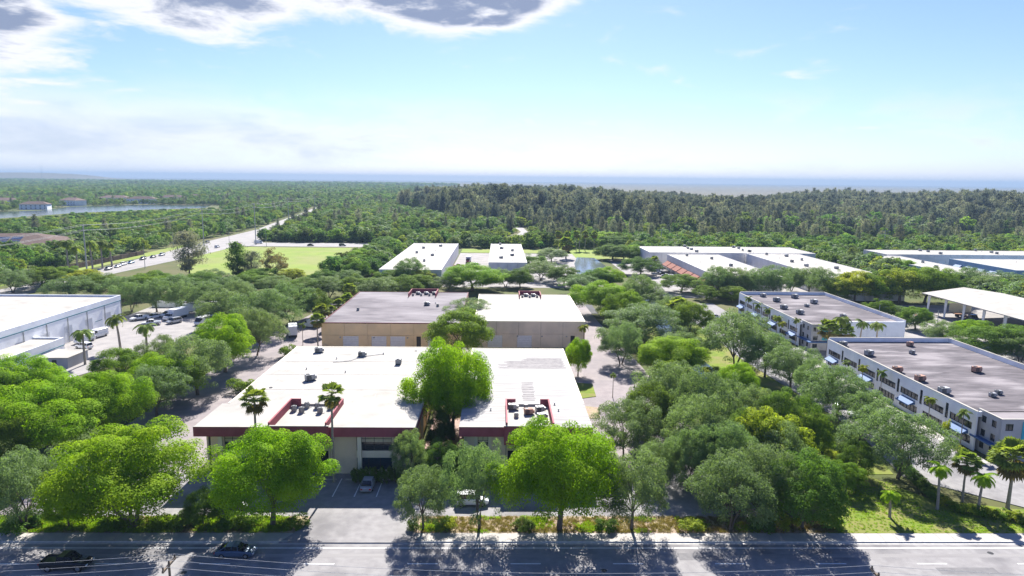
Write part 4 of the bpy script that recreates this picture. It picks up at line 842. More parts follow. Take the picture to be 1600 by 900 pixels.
TREES = [
('oak0', -60.9, 83.4, 5.52, 10.3, 1.49, 'grey-green oak at the far left of the front road', 'trees along the front road'),
('lime1', -47.2, 83.4, 8.67, 13.6, 3.42, 'huge multi-stemmed lime green tree by the road, left of the parking entrance', 'trees along the front road'),
('lime0', -55.6, 83.7, 2.56, 4.4, 2.32, 'small lime green tree by the road between the leftmost oak and the huge lime tree', 'trees along the front road'),
('dark0', -38.3, 83.8, 2.49, 5.0, 3.79, 'small dark tree by the road between the two big lime green crowns', 'trees along the front road'),
('lime2', -29.3, 83.8, 6.76, 13.8, 3.93, 'big lime green tree beside the entrance drive, hiding the left facade', 'trees along the front road'),
('oak1', -9.6, 82.7, 3.78, 8.5, 0.41, 'grey-green oak just right of the entrance drive', 'trees along the front road'),
('oak2', -2.4, 82.7, 4.59, 12.3, 0.08, 'grey-green oak left of the round lime tree at the road', 'trees along the front road'),
('lime0', 8.1, 82.7, 7.46, 14.9, 5.26, 'dense round lime green tree at the road before the strip-roofed building', 'trees along the front road'),
('oak3', 17.5, 82.7, 4.95, 10.9, 1.63, 'oak right of the round lime green tree at the road', 'trees along the front road'),
('oak0', 30.3, 82.7, 5.79, 10.4, 1.47, 'spreading oak at the road left of the grass lawn', 'trees along the front road'),
('oak2', 36.1, 85.6, 5.56, 11.1, 6.25, 'oak behind the spreading one at the road', 'trees along the front road'),
('dark1', 40.1, 83.2, 5.63, 10.7, 2.95, 'dark green tree at the left edge of the grass lawn', 'trees along the front road'),
('lime0', -7.9, 113.7, 6.72, 17.9, 5.25, 'tall dark-trunked tree in the gap between the two front buildings', 'trees around the two front buildings'),
('mid0', -9.9, 169.6, 7.95, 12, 2.99, 'green tree behind the tall one in the gap, before the rear warehouses', 'trees around the two front buildings'),
('oak3', -8.5, 200.3, 7.64, 10, 4.01, 'thin grey tree rising between the two rear warehouses', 'trees around the two front buildings'),
('oak1', -13.064105736, 96.059601, 2.74, 8.3, 0.95, 'pale small oak at the right corner of the left front facade', 'trees around the two front buildings'),
('dark0', -8.4, 97.3, 3.45, 6.3, 3.99, 'dark low tree in front of the gap between the front buildings', 'trees around the two front buildings'),
('dark1', -4.5084599999999995, 96.24582000000001, 1.9, 5.7, 5.45, 'dark rounded bush-like tree at the left corner of the right front facade', 'trees around the two front buildings'),
('oak2', 20.6, 105.6, 6.12, 10.2, 3.29, 'sparse grey oak at the right side of the strip-roofed building', 'trees around the two front buildings'),
('oak0', 23.7, 95.7, 3.8, 7.0, 4.66, 'low grey oak on the right driveway before the sparse oak', 'trees around the two front buildings'),
('lime2', 18.5, 153.4, 3.26, 9.3, 4.22, 'upright bright green tree at the back right corner of the strip-roofed building', 'trees around the two front buildings'),
('bush0', -54.5, 140.4, 2.71, 3, 0.4, 'green shrub against the left side wall of the large cream-roofed building', 'trees around the two front buildings'),
('bush0', -53.4, 169.7, 2.27, 3, 4.76, 'green shrub at the back left corner of the large cream-roofed building', 'trees around the two front buildings'),
('lime0', -72.5, 106.5, 9.25, 12.4, 3.71, 'largest lime green tree west of the left driveway, above the leftmost oak', 'trees along the left driveway'),
('mid1', -74.0, 98.5, 4.3, 10.6, 1.89, 'green tree cut by the left edge of the picture, below the annex', 'trees along the left driveway'),
('lime2', -67.8, 114.4, 6.5, 11.9, 0.19, 'lime green tree right of the largest one along the left driveway', 'trees along the left driveway'),
('lime1', -90.2, 126.6, 6.67, 11.1, 5.44, 'bright green tree before the low white annex', 'trees along the left driveway'),
('mid0', -90.9, 121.7, 5.25, 9.7, 2.97, 'green tree at the left edge beside the annex', 'trees along the left driveway'),
('oak1', -64.5, 124.8, 6.0, 10.0, 4.51, 'grey-green oak along the left driveway, nearest the road', 'trees along the left driveway'),
('lime0', -66.3, 133.0, 7.02, 10.3, 5.52, 'lime green crown behind the nearest driveway oak', 'trees along the left driveway'),
('mid1', -81.9, 144.8, 5.4, 8.6, 4.48, 'dark mid-green tree beside the truck-yard palms', 'trees along the left driveway'),
('oak3', -62.6, 138.0, 7.4, 12.8, 5.78, 'big grey-green oak midway along the left driveway', 'trees along the left driveway'),
('oak2', -77.5, 153.3, 5.12, 9.5, 2.48, 'grey oak at the corner of the truck yard', 'trees along the left driveway'),
('lime2', -63.6, 155.1, 6.8, 14.3, 5.03, 'dense bright tree overhanging the left driveway midway', 'trees along the left driveway'),
('oak0', -61.8, 170.4, 6.81, 12.6, 2.79, 'oak on the driveway beyond the dense bright tree', 'trees along the left driveway'),
('oak1', -67.2, 191.8, 8.72, 13.7, 5.88, 'large oak shading the driveway beside the parked van', 'trees along the left driveway'),
('oak2', -64.9, 210.4, 7.96, 13.2, 5.52, 'oak between the truck yard and the grey-roofed warehouse', 'trees along the left driveway'),
('oak3', -81.5, 200.7, 7.59, 12.2, 0.61, 'oak at the right edge of the truck yard', 'trees along the left driveway'),
('dark0', -59.3, 215.5, 6.12, 10.0, 0.85, 'dark tree behind the left corner of the grey roof', 'trees along the left driveway'),
('oak0', -187.3, 263.0, 8.59, 8.9, 1.89, 'first tree from the left in the front of the belt behind the truck yard', 'dark trees in the belt behind the truck yard'),
('mid1', -184.2, 275.0, 8.78, 8.9, 3.67, 'second tree from the left in the front of the belt behind the truck yard', 'dark trees in the belt behind the truck yard'),
('oak0', -153.8, 246.4, 9.1, 9.3, 6.22, 'third tree from the left in the front of the belt behind the truck yard', 'dark trees in the belt behind the truck yard'),
('dark1', -149.4, 254.4, 9.24, 9.4, 5.68, 'fourth tree from the left in the front of the belt behind the truck yard', 'dark trees in the belt behind the truck yard'),
('oak0', -136.4, 247.1, 7.63, 9.2, 3.6, 'fifth tree from the left in the front of the belt behind the truck yard', 'dark trees in the belt behind the truck yard'),
('mid1', -132.5, 256.9, 9.33, 9.5, 0.56, 'sixth tree from the left in the front of the belt behind the truck yard', 'dark trees in the belt behind the truck yard'),
('oak0', -122.4, 258.7, 7.87, 8.4, 4.83, 'seventh tree from the left in the front of the belt behind the truck yard', 'dark trees in the belt behind the truck yard'),
('dark1', -116.7, 268.4, 9.21, 8.1, 4.51, 'eighth tree from the left in the front of the belt behind the truck yard', 'dark trees in the belt behind the truck yard'),
('oak0', -100.9, 249.7, 9.36, 8.8, 6.27, 'ninth tree from the left in the front of the belt behind the truck yard', 'dark trees in the belt behind the truck yard'),
('mid1', -98.6, 269.0, 9.21, 8.0, 1.24, 'tenth tree from the left in the front of the belt behind the truck yard', 'dark trees in the belt behind the truck yard'),
('oak0', -85.3, 259.9, 7.94, 8.1, 5.45, 'eleventh tree from the left in the front of the belt behind the truck yard', 'dark trees in the belt behind the truck yard'),
('dark1', -73.3, 251.2, 9.26, 8.6, 2.89, 'twelfth tree from the left in the front of the belt behind the truck yard', 'dark trees in the belt behind the truck yard'),
('oak0', -64.3, 255.2, 8.76, 8.8, 3.89, 'thirteenth tree from the left in the front of the belt behind the truck yard', 'dark trees in the belt behind the truck yard'),
('mid1', -53.8, 256.5, 8.45, 9.1, 1.49, 'fourteenth tree from the left in the front of the belt behind the truck yard', 'dark trees in the belt behind the truck yard'),
('oak0', -45.0, 250.7, 8.46, 8.8, 0.07, 'fifteenth tree from the left in the front of the belt behind the truck yard', 'dark trees in the belt behind the truck yard'),
('dark1', -36.1, 257.3, 7.59, 8.9, 3.97, 'sixteenth tree from the left in the front of the belt behind the truck yard', 'dark trees in the belt behind the truck yard'),
('mid0', -182.8, 286.3, 7.16, 7, 2.93, 'first tree from the left at the back of the belt beside the field', 'trees at the back of the belt beside the field'),
('yellow0', -169.8, 279.5, 6.57, 7, 4.44, 'second tree from the left at the back of the belt beside the field', 'trees at the back of the belt beside the field'),
('dark1', -140.5, 280.5, 6.09, 7, 0.38, 'third tree from the left at the back of the belt beside the field', 'trees at the back of the belt beside the field'),
('oak1', -119.2, 282.6, 7.64, 7, 1.58, 'fourth tree from the left at the back of the belt beside the field', 'trees at the back of the belt beside the field'),
('mid0', -100.8, 286.4, 7.15, 7, 2.01, 'fifth tree from the left at the back of the belt beside the field', 'trees at the back of the belt beside the field'),
('yellow0', -88.0, 288.4, 6.75, 7, 2.32, 'sixth tree from the left at the back of the belt beside the field', 'trees at the back of the belt beside the field'),
('dark1', -74.0, 286.3, 6.69, 7, 2.37, 'seventh tree from the left at the back of the belt beside the field', 'trees at the back of the belt beside the field'),
('oak1', -63.0, 284.8, 6.22, 7, 3.57, 'eighth tree from the left at the back of the belt beside the field', 'trees at the back of the belt beside the field'),
('mid0', -45.8, 286.3, 6.72, 7, 1.4, 'ninth tree from the left at the back of the belt beside the field', 'trees at the back of the belt beside the field'),
('yellow0', -32.4, 286.3, 6.61, 7, 1.18, 'tenth tree from the left at the back of the belt beside the field', 'trees at the back of the belt beside the field'),
('oak0', -122.7, 226.1, 6.6, 10.5, 4.38, 'first oak from the left along the back wall of the truck yard', 'oaks along the back wall of the truck yard'),
('oak1', -114.4, 226.4, 6.61, 11.1, 2.02, 'second oak from the left along the back wall of the truck yard', 'oaks along the back wall of the truck yard'),
('oak2', -105.0, 226.7, 6.62, 10.7, 5.23, 'third oak from the left along the back wall of the truck yard', 'oaks along the back wall of the truck yard'),
('oak3', -96.6, 227.0, 6.64, 10.5, 5.37, 'fourth oak from the left along the back wall of the truck yard', 'oaks along the back wall of the truck yard'),
('oak0', -87.8, 227.3, 6.65, 11.0, 2.11, 'fifth oak from the left along the back wall of the truck yard', 'oaks along the back wall of the truck yard'),
('lime0', -10.9, 275.8, 13.03, 11, 4.08, 'broad bright tree behind the gap between the rear warehouses', 'trees behind the rear warehouses'),
('oak2', 2.7, 286.9, 6.79, 8, 5.56, 'grey tree right of the broad bright one behind the rear warehouses', 'trees behind the rear warehouses'),
('dark0', 8.9, 285.2, 5.94, 8, 2.83, 'round dark green tree behind the rear white roof', 'trees behind the rear warehouses'),
('oak0', 18.8, 307.5, 9.3, 9, 1.41, 'olive tree behind the rear white roof, before the narrow far roof', 'trees behind the rear warehouses'),
('dark1', 28.3, 294.0, 7.8, 9, 0.76, 'dark clipped-looking tree left of the pond', 'trees behind the rear warehouses'),
('oak3', 31.9, 268.9, 7.66, 8, 3.33, 'grey-green tree right of the rear white roof', 'trees behind the rear warehouses'),
('oak1', -37.0508876377342, 285.15001323107873, 6.72, 12.2, 1.2, 'pale tree at the front left of the long far roof', 'trees behind the rear warehouses'),
('oak1', -20.3, 269.3, 6.37, 7, 5.07, 'grey tree behind the middle of the rear roofs', 'trees behind the rear warehouses'),
('mid0', -32.1, 272.3, 5.92, 7, 5.27, 'green tree behind the roof well of the grey roof', 'trees behind the rear warehouses'),
('oak2', -43.6, 264.5, 7.5, 7.5, 1.15, 'grey tree behind the left half of the grey roof', 'trees behind the rear warehouses'),
('mid1', 16.1, 342.9, 8.09, 8, 1.75, 'tree on the right of the narrow far roof', 'trees behind the rear warehouses'),
('oak3', 29.0, 376.6, 9.23, 8, 5.07, 'feathery tree on the lawn beside the far pond', 'trees behind the rear warehouses'),
('lime2', 76.0, 492.0, 12.03, 9, 4.03, 'first domed green tree by the pond, counted from the back', 'clipped green domes by the pond'),
('dark1', 78.2, 457.9, 10.77, 9, 5.06, 'second domed green tree by the pond, counted from the back', 'clipped green domes by the pond'),
('dark0', 65.7, 392.4, 9.62, 9, 2.17, 'third domed green tree by the pond, counted from the back', 'clipped green domes by the pond'),
('lime2', 77.0, 389.5, 8.46, 9, 0.81, 'fourth domed green tree by the pond, counted from the back', 'clipped green domes by the pond'),
('dark0', 70.7, 385.1, 10.18, 9, 1.83, 'fifth domed green tree by the pond, counted from the back', 'clipped green domes by the pond'),
('dark1', 68.5, 326.7, 9.28, 9, 4.99, 'sixth domed green tree by the pond, counted from the back', 'clipped green domes by the pond'),
('lime2', 46.1, 286.4, 7.61, 9, 1.7, 'seventh domed green tree by the pond, counted from the back', 'clipped green domes by the pond'),
('dark1', 40.0, 281.8, 8.02, 9, 2.18, 'eighth domed green tree by the pond, counted from the back', 'clipped green domes by the pond'),
('dark0', 85.0, 410.7, 7.75, 9, 2.62, 'ninth domed green tree by the pond, counted from the back', 'clipped green domes by the pond'),
('lime2', 35.4, 224.3, 10.26, 12, 2.64, 'large bright domed tree right of the rear white roof', 'trees between the rear white roof and the canal'),
('oak2', 49.2, 222.3, 8.92, 10, 2.57, 'grey-green tree behind the bright domed one, left of the canal', 'trees between the rear white roof and the canal'),
('oak1', 40.2, 183.9, 11.3, 11.5, 5.78, 'big dark oak over the right driveway, left of the canal', 'trees between the rear white roof and the canal'),
('oak3', 43.6, 161.4, 6.24, 9, 0.98, 'oak at the canal right of the big dark one', 'trees between the rear white roof and the canal'),
('lime0', 39.8, 151.7, 7.93, 10.0, 0.03, 'bright lime crown over the right driveway', 'trees between the rear white roof and the canal'),
('oak0', 31.6, 120.3, 6.93, 12.5, 5.92, 'large grey oak between the right driveway and the canal', 'trees between the rear white roof and the canal'),
('oak2', 36.4, 110.6, 6.07, 14.0, 5.53, 'grey oak in the middle of the canal thicket', 'trees between the rear white roof and the canal'),
('oak1', 31.0, 101.4, 5.5, 12.1, 6.2, 'dark oak at the near end of the canal thicket', 'trees between the rear white roof and the canal'),
('dark1', 37.7, 101.5, 4.51, 10.0, 2.73, 'deep green tree behind the yellow-green one on the canal', 'trees between the rear white roof and the canal'),
('yellow0', 41.9, 99.1, 5.3, 10.8, 5.97, 'yellow-green tree near the lower end of the canal', 'trees between the rear white roof and the canal'),
('oak3', 44.1, 113.5, 5.02, 10.5, 5.82, 'oak above the yellow-green tree on the canal', 'trees between the rear white roof and the canal'),
('dark0', 48.9, 109.3, 4.85, 10.7, 1.39, 'dark tree left of the lower canal opening', 'trees between the rear white roof and the canal'),
('lime2', 50.7, 138.7, 4.19, 7.6, 4.68, 'small lime green crown on the canal bank', 'trees between the rear white roof and the canal'),
('oak1', 33.4, 94.7, 4.7, 10.4, 5.25, 'grey oak behind the roadside oaks right of the driveway', 'trees between the rear white roof and the canal'),
('oak0', 28.2, 94.7, 4.23, 9.6, 4.16, 'low oak over the right driveway behind the roadside oaks', 'trees between the rear white roof and the canal'),
('dark0', 26.5, 113.4, 5.0, 10.4, 3.26, 'dark tree on the right driveway edge before the large grey oak', 'trees between the rear white roof and the canal'),
('oak3', 42.0, 95.8, 4.28, 10.0, 1.82, 'grey oak between the yellow-green tree and the lawn', 'trees between the rear white roof and the canal'),
('mid1', 50.6, 105.3, 3.65, 8.7, 2.14, 'green tree at the lower canal opening', 'trees between the rear white roof and the canal'),
('oak2', 30.3, 163.7, 6.31, 11.3, 1.43, 'grey oak at the bend of the right driveway', 'trees between the rear white roof and the canal'),
('mid1', -9.2, 119.9, 3.5, 8.3, 0.43, 'small green tree under the tall one in the gap between the front buildings', 'trees around the two front buildings'),
('dark1', -9.6, 108.8, 2.56, 7.3, 3.7, 'dark low tree at the front of the gap between the front buildings', 'trees around the two front buildings'),
('oak0', 48.6, 229.9, 7.67, 13.8, 1.8, 'oak left of the canal, before the domes by the pond', 'trees between the rear white roof and the canal'),
('mid1', 37.6, 199.7, 6.68, 13.2, 5.09, 'green tree between the bright domed tree and the canal', 'trees between the rear white roof and the canal'),
('oak2', 53.3, 204.6, 5.88, 10.6, 0.28, 'oak on the canal edge before the red-awning block', 'trees between the rear white roof and the canal'),
('oak1', 62.2, 153.2, 5.94, 10.7, 5.67, 'oak in the car park between the big round oak and the far office tower', 'trees in the office car park'),
('oak2', 63.3, 130.7, 5.11, 10.6, 4.36, 'oak at the car park edge above the lower canal', 'trees in the office car park'),
('mid0', 130.4, 206.9, 4.99, 7.1, 5.8, 'green tree between the far office and the flatbed trucks', 'trees around the truck canopy'),
('oak3', 124.9, 185.8, 5.04, 7.4, 5.63, 'oak behind the near office roof before the canopy', 'trees around the truck canopy'),
('mid0', 55.8, 193.5, 6.13, 10.6, 5.65, 'yellowish spreading tree on the right canal bank', 'trees between the rear white roof and the canal'),
('mid1', 79.7, 257.2, 5.16, 6, 3.62, 'round green tree before the far office, left one', 'trees between the rear white roof and the canal'),
('mid0', 88.9, 254.4, 5.83, 6, 0.08, 'round green tree before the far office, right one', 'trees between the rear white roof and the canal'),
('mid1', 74.8, 275.2, 8.64, 8, 4.68, 'tree before the red-awning block', 'trees between the rear white roof and the canal'),
('oak0', 57.3, 159.6, 9.09, 14.5, 1.08, 'big round oak left of the far office', 'trees in the office car park'),
('oak1', 63.7, 142.5, 5.96, 10.3, 1.88, 'oak in the car park before the far office tower', 'trees in the office car park'),
('oak3', 64.2, 122.7, 6.74, 11.0, 4.16, 'oak in front of the near office, farthest back', 'trees in the office car park'),
('oak2', 64.0, 113.7, 5.16, 9.1, 3.3, 'thin grey oak in front of the near office, middle one', 'trees in the office car park'),
('oak0', 61.5, 98.5, 7.34, 11.1, 2.6, 'spreading oak in front of the near office, nearest the lawn', 'trees in the office car park'),
('dark0', 55.0, 98.5, 2.95, 6.0, 5.9, 'dark low tree left of the spreading oak by the lawn', 'trees in the office car park'),
('mid0', 51.3, 93.7, 2.35, 4.5, 3.84, 'bright green low tree on the bank beside the lawn', 'trees in the office car park'),
('oak0', 86.261521698, 265.41267756300005, 7.07, 12.4, 1.59, 'first dark oak from the left in the row before the white roofs', 'dark oaks before the white roofs on the right'),
('oak1', 93.46599177300001, 265.70085636600004, 7.09, 11.7, 3.0, 'second dark oak from the left in the row before the white roofs', 'dark oaks before the white roofs on the right'),
('oak2', 100.32945026444999, 263.4242438223, 7.03, 12.2, 2.21, 'third dark oak from the left in the row before the white roofs', 'dark oaks before the white roofs on the right'),
('oak3', 108.03246966864, 263.8046398422599, 7.04, 13.0, 3.36, 'fourth dark oak from the left in the row before the white roofs', 'dark oaks before the white roofs on the right'),
('oak0', 121.2, 277.7, 7.42, 10.5, 1.08, 'fifth dark oak from the left in the row before the white roofs', 'dark oaks before the white roofs on the right'),
('oak1', 127.611, 275.319, 7.36, 10.8, 5.79, 'sixth dark oak from the left in the row before the white roofs', 'dark oaks before the white roofs on the right'),
('oak2', 127.32012652409483, 259.486992857306, 6.94, 12.8, 5.17, 'seventh dark oak from the left in the row before the white roofs', 'dark oaks before the white roofs on the right'),
('mid0', 128.8, 252.7, 6.05, 9.3, 0.05, 'first tree from the left in the yellow-green belt behind the offices', 'yellow-green trees behind the offices'),
('yellow0', 135.0, 253.0, 8.47, 12.3, 3.95, 'second tree from the left in the yellow-green belt behind the offices', 'yellow-green trees behind the offices'),
('mid1', 143.8, 253.3, 8.49, 13.0, 5.42, 'third tree from the left in the yellow-green belt behind the offices', 'yellow-green trees behind the offices'),
('yellow0', 152.6, 253.7, 9.72, 13.3, 0.31, 'fourth tree from the left in the yellow-green belt behind the offices', 'yellow-green trees behind the offices'),
('mid0', 162.7, 254.1, 9.74, 13.8, 1.7, 'fifth tree from the left in the yellow-green belt behind the offices', 'yellow-green trees behind the offices'),
('dark1', 171.1, 254.4, 6.1, 10.4, 1.69, 'sixth tree from the left in the yellow-green belt behind the offices', 'yellow-green trees behind the offices'),
('lime2', 198.27423000000002, 332.74395000000004, 7.3, 8.7, 3.31, 'single bright round tree above the yellow-green belt', 'yellow-green trees behind the offices'),
('dark0', 195.8, 444.8, 7.16, 9, 2.66, 'first tree from the left in the row between the far white roofs', 'trees between the far white roofs'),
('mid0', 200.1, 435.6, 7.84, 9, 2.97, 'second tree from the left in the row between the far white roofs', 'trees between the far white roofs'),
('dark1', 191.2, 396.0, 6.76, 9, 4.88, 'third tree from the left in the row between the far white roofs', 'trees between the far white roofs'),
('dark0', 192.1, 381.0, 6.87, 9, 0.01, 'fourth tree from the left in the row between the far white roofs', 'trees between the far white roofs'),
('oak1', 187.9, 356.7, 6.79, 9, 0.34, 'fifth tree from the left in the row between the far white roofs', 'trees between the far white roofs'),
('oak2', 195.1, 354.1, 6.74, 9, 0.8, 'sixth tree from the left in the row between the far white roofs', 'trees between the far white roofs'),
('oak3', 190.0, 330.1, 6.29, 9, 0.78, 'seventh tree from the left in the row between the far white roofs', 'trees between the far white roofs'),
('oak0', 198.18632639915998, 282.06364880034, 7.57, 10.8, 0.43, 'oak behind the canopy ridge, leftmost among the trees around the truck canopy', 'trees around the truck canopy'),
('oak1', 196.2, 267.6, 7.71, 9, 6.12, 'dark oak behind the canopy, second among the trees around the truck canopy', 'trees around the truck canopy'),
('oak2', 216.3, 282.2, 8.67, 9, 5.37, 'grey oak behind the canopy, third among the trees around the truck canopy', 'trees around the truck canopy'),
('oak3', 199.9, 253.8, 7.33, 9, 0.54, 'oak at the right edge behind the canopy among the trees around the truck canopy', 'trees around the truck canopy'),
('mid0', 191.6, 278.0, 4.8, 8, 3.15, 'small bright tree at the canopy gable among the trees around the truck canopy', 'trees around the truck canopy'),
('mid1', 132.1, 174.5, 10.18, 9, 1.98, 'big green tree before the canopy among the trees around the truck canopy', 'trees around the truck canopy'),
('oak2', 134.2, 168.2, 6.56, 8, 1.98, 'oak at the right edge before the canopy among the trees around the truck canopy', 'trees around the truck canopy'),
('mid1', 127.5, 222.5, 4.93, 7, 2.21, 'small tree at the lamp post left among the trees around the truck canopy', 'trees around the truck canopy'),
('lime2', 137.2, 191.4, 5.57, 6.5, 4.06, 'bright low tree before the canopy, left among the trees around the truck canopy', 'trees around the truck canopy'),
('oak1', 133.3, 221.5, 3.2, 5, 3.68, 'small tree beside the parked trucks among the trees around the truck canopy', 'trees around the truck canopy'),
('dark0', -74.2, 316.1, 7.72, 9, 2.27, 'first domed tree from the front along the left side of the long far roof', 'trees along the long far roof'),
('dark1', -72.5, 332.9, 8.75, 9, 1.2, 'second domed tree from the front along the left side of the long far roof', 'trees along the long far roof'),
('lime2', -70.6, 351.6, 8.58, 9, 2.06, 'third domed tree from the front along the left side of the long far roof', 'trees along the long far roof'),
('dark1', -71.2, 387.5, 9.08, 9, 0.78, 'fourth domed tree from the front along the left side of the long far roof', 'trees along the long far roof'),
('dark0', -71.9, 431.3, 9.69, 9, 3.49, 'fifth domed tree from the front along the left side of the long far roof', 'trees along the long far roof'),
('dark1', -67.2, 472.4, 7.51, 11, 4.5, 'sixth domed tree from the front along the left side of the long far roof', 'trees along the long far roof'),
('dark0', -62.4, 301.8, 5.68, 9, 2.39, 'yellowish tree at the foot of the domed row by the field', 'trees along the long far roof'),
('pine0', -141.0, 310.6, 6.66, 21.0, 0.5, 'tall feathery pine standing alone at the left of the field', 'single trees on the near edge of the field'),
('cedar0', -115.1, 299.9, 4.21, 17.5, 1.12, 'dark narrow cedar at the near edge of the field', 'single trees on the near edge of the field'),
('brown0', -97.8, 297.0, 6.4, 14.6, 2.34, 'brownish open tree at the near edge of the field', 'single trees on the near edge of the field'),
('pine0', -110.4, 304.1, 4.84, 12.6, 3.8, 'pale feathery tree between the cedar and the brownish tree', 'single trees on the near edge of the field'),
('royal0', -191.0, 303.7, 5.09, 16.0, 4.91, 'first royal palm from the left along the avenue', 'palms along the avenue'),
('royal1', -193.0, 325.1, 5.45, 13.4, 2.39, 'third royal palm from the left along the avenue', 'palms along the avenue'),
('royal0', -193.8, 334.5, 5.61, 13.2, 5.03, 'fourth royal palm from the left along the avenue', 'palms along the avenue'),
('royal1', -194.7, 344.4, 5.78, 11.6, 3.91, 'fifth royal palm from the left along the avenue', 'palms along the avenue'),
('royal0', -192.0, 311.9, 5.23, 12.9, 2.71, 'second royal palm from the left along the avenue', 'palms along the avenue'),
('royal0', -99.4, 161.1, 3.52, 8.0, 2.34, 'royal palm beside the grey shed at the truck yard', 'palms at the truck yard'),
('royal1', -99.2, 176.2, 4.01, 8.4, 3.12, 'tallest royal palm at the truck yard, middle of three', 'palms at the truck yard'),
('royal0', -91.0, 173.7, 3.8, 6.8, 4.41, 'right-hand royal palm of the three at the truck yard', 'palms at the truck yard'),
('wash0', -35.54205237, 96.347779803, 2.07, 13.0, 2.64, 'tall fan palm before the left half of the cream roof', 'tall fan palms before the left front facade'),
('wash1', -24.399138653999994, 96.63595860599999, 1.89, 13.7, 4.36, 'tall fan palm standing at the parking bays, right of the roof well', 'tall fan palms before the left front facade'),
('coco0', 53.4, 86.0, 2.0, 3.5, 2.89, 'short leaning palm alone on the grass lawn', 'palms on the lawn'),
('coco0', 61.5, 88.4, 2.22, 6.1, 1.54, 'coconut palm at the left end of the hedge by the lawn', 'palms on the lawn'),
('sabal0', 66.6, 90.7, 1.82, 6.1, 3.37, 'small cabbage palm behind the hedge by the lawn', 'palms on the lawn'),
('coco0', 66.6, 87.5, 2.3, 5.4, 4.37, 'coconut palm in the hedge right of the small cabbage palm', 'palms on the lawn'),
('sabal0', 71.6, 88.6, 2.94, 7.6, 0.45, 'big round-headed cabbage palm at the right edge', 'palms on the lawn'),
('thin0', 79.5, 110.4, 1.86, 6.5, 2.67, 'first small palm from the front along the near office', 'palms along the office fronts'),
('gold0', 79.596, 119.592, 1.54, 5.9, 2.67, 'second small palm from the front along the near office', 'palms along the office fronts'),
('thin0', 79.48610999999998, 135.54783, 1.73, 6.4, 5.52, 'third small palm from the front along the near office', 'palms along the office fronts'),
('gold0', 79.0793685, 142.14880349999999, 1.67, 5.6, 5.88, 'fourth small palm from the front along the near office', 'palms along the office fronts'),
('thin0', 79.09407, 149.36724, 1.6, 4.8, 2.35, 'fifth small palm from the front along the near office', 'palms along the office fronts'),
('thin0', 81.6991758, 218.8024245, 2.1, 7.5, 5.64, 'first small palm from the back along the far office', 'palms along the office fronts'),
('thin0', 81.74034, 210.7215, 2.23, 6.9, 4.97, 'second small palm from the back along the far office', 'palms along the office fronts'),
('thin0', 81.6021459, 202.11328170000002, 2.14, 6.9, 1.65, 'third small palm from the back along the far office', 'palms along the office fronts'),
('gold0', 81.83835, 195.33393, 2.07, 5.9, 2.91, 'fourth small palm from the back along the far office', 'palms along the office fronts'),
('thin0', 81.59494628142, 181.73419853589, 1.76, 7.9, 0.77, 'fifth small palm from the back along the far office', 'palms along the office fronts'),
('gold0', 82.1, 192.6, 1.86, 4.7, 5.11, 'sixth small palm from the back along the far office', 'palms along the office fronts'),
('royal0', 90.95327999999999, 175.73193, 3.4, 9.6, 4.16, 'first royal palm from the left between the two offices', 'palms between the two offices'),
('royal1', 96.5, 176.6, 2.91, 8.4, 5.57, 'second royal palm from the left between the two offices', 'palms between the two offices'),
('royal0', 99.6, 173.9, 3.03, 8.5, 4.98, 'third royal palm from the left between the two offices', 'palms between the two offices'),
('sabal0', 86.6, 173.6, 2.86, 7.3, 4.19, 'round cabbage palm at the far office tower', 'palms between the two offices'),
('sabal0', 92.03139, 175.73193, 2.56, 6.1, 4.61, 'low cabbage palm behind the near office corner', 'palms between the two offices'),
('sabal0', -47.817, 177.012, 2.03, 8.1, 3.54, 'first cabbage palm from the front beside the grey-roofed warehouse', 'cabbage palms along the side of the grey-roofed warehouse'),
('sabal0', -51.5, 195.5, 2.42, 6.8, 0.65, 'second cabbage palm from the front beside the grey-roofed warehouse', 'cabbage palms along the side of the grey-roofed warehouse'),
('sabal0', -50.4, 202.5, 1.93, 5.5, 3.69, 'third cabbage palm from the front beside the grey-roofed warehouse', 'cabbage palms along the side of the grey-roofed warehouse'),
('sabal0', -50.3, 211.8, 2.21, 5.7, 0.03, 'fourth cabbage palm from the front beside the grey-roofed warehouse', 'cabbage palms along the side of the grey-roofed warehouse'),
('sabal0', -49.9, 222.1, 2.11, 6.0, 0.9, 'fifth cabbage palm from the front beside the grey-roofed warehouse', 'cabbage palms along the side of the grey-roofed warehouse'),
('sabal0', -51.8, 235.6, 2.45, 6.8, 4.86, 'sixth cabbage palm from the front beside the grey-roofed warehouse', 'cabbage palms along the side of the grey-roofed warehouse'),
('thin0', -53.1, 181.5, 1.73, 5.8, 0.28, 'slender palm in the drive behind the cream-roofed building', ''),
('thin0', 24.0, 137.5, 1.2, 5.0, 0.58, 'slender young palm on the right driveway', ''),
('royal0', 36.0, 415.7, 4.69, 9.0, 0.62, 'palm on the lawn left of the far pond', 'palms near the pond'),
('sabal0', 38.8, 395.2, 4.47, 8.6, 5.53, 'round palm beside the far pond', 'palms near the pond'),
('royal0', 51.7, 439.8, 4.14, 9.5, 1.13, 'palm behind the far pond', 'palms near the pond'),
('sabal0', 53.7, 200.2, 3.84, 7.3, 0.15, 'cabbage palm leaning over the canal', 'palms near the pond'),
('gold0', 22.72866219261, 177.93023833629, 2.22, 6.4, 5.28, 'golden palm cluster at the corner of the rear white roof', 'palms near the pond'),
('sabal0', 77.8, 338.9, 2.57, 5.8, 0.76, 'palm before the wide white warehouse', 'palms near the pond'),
('sabal0', 37.9, 438.7, 2.47, 10.7, 5.3, 'first slim palm from the left in the line behind the pond lawn', 'slim palms at the edge of the wood behind the pond'),
('sabal0', 43.8, 439.2, 2.48, 10.8, 4.23, 'second slim palm from the left in the line behind the pond lawn', 'slim palms at the edge of the wood behind the pond'),
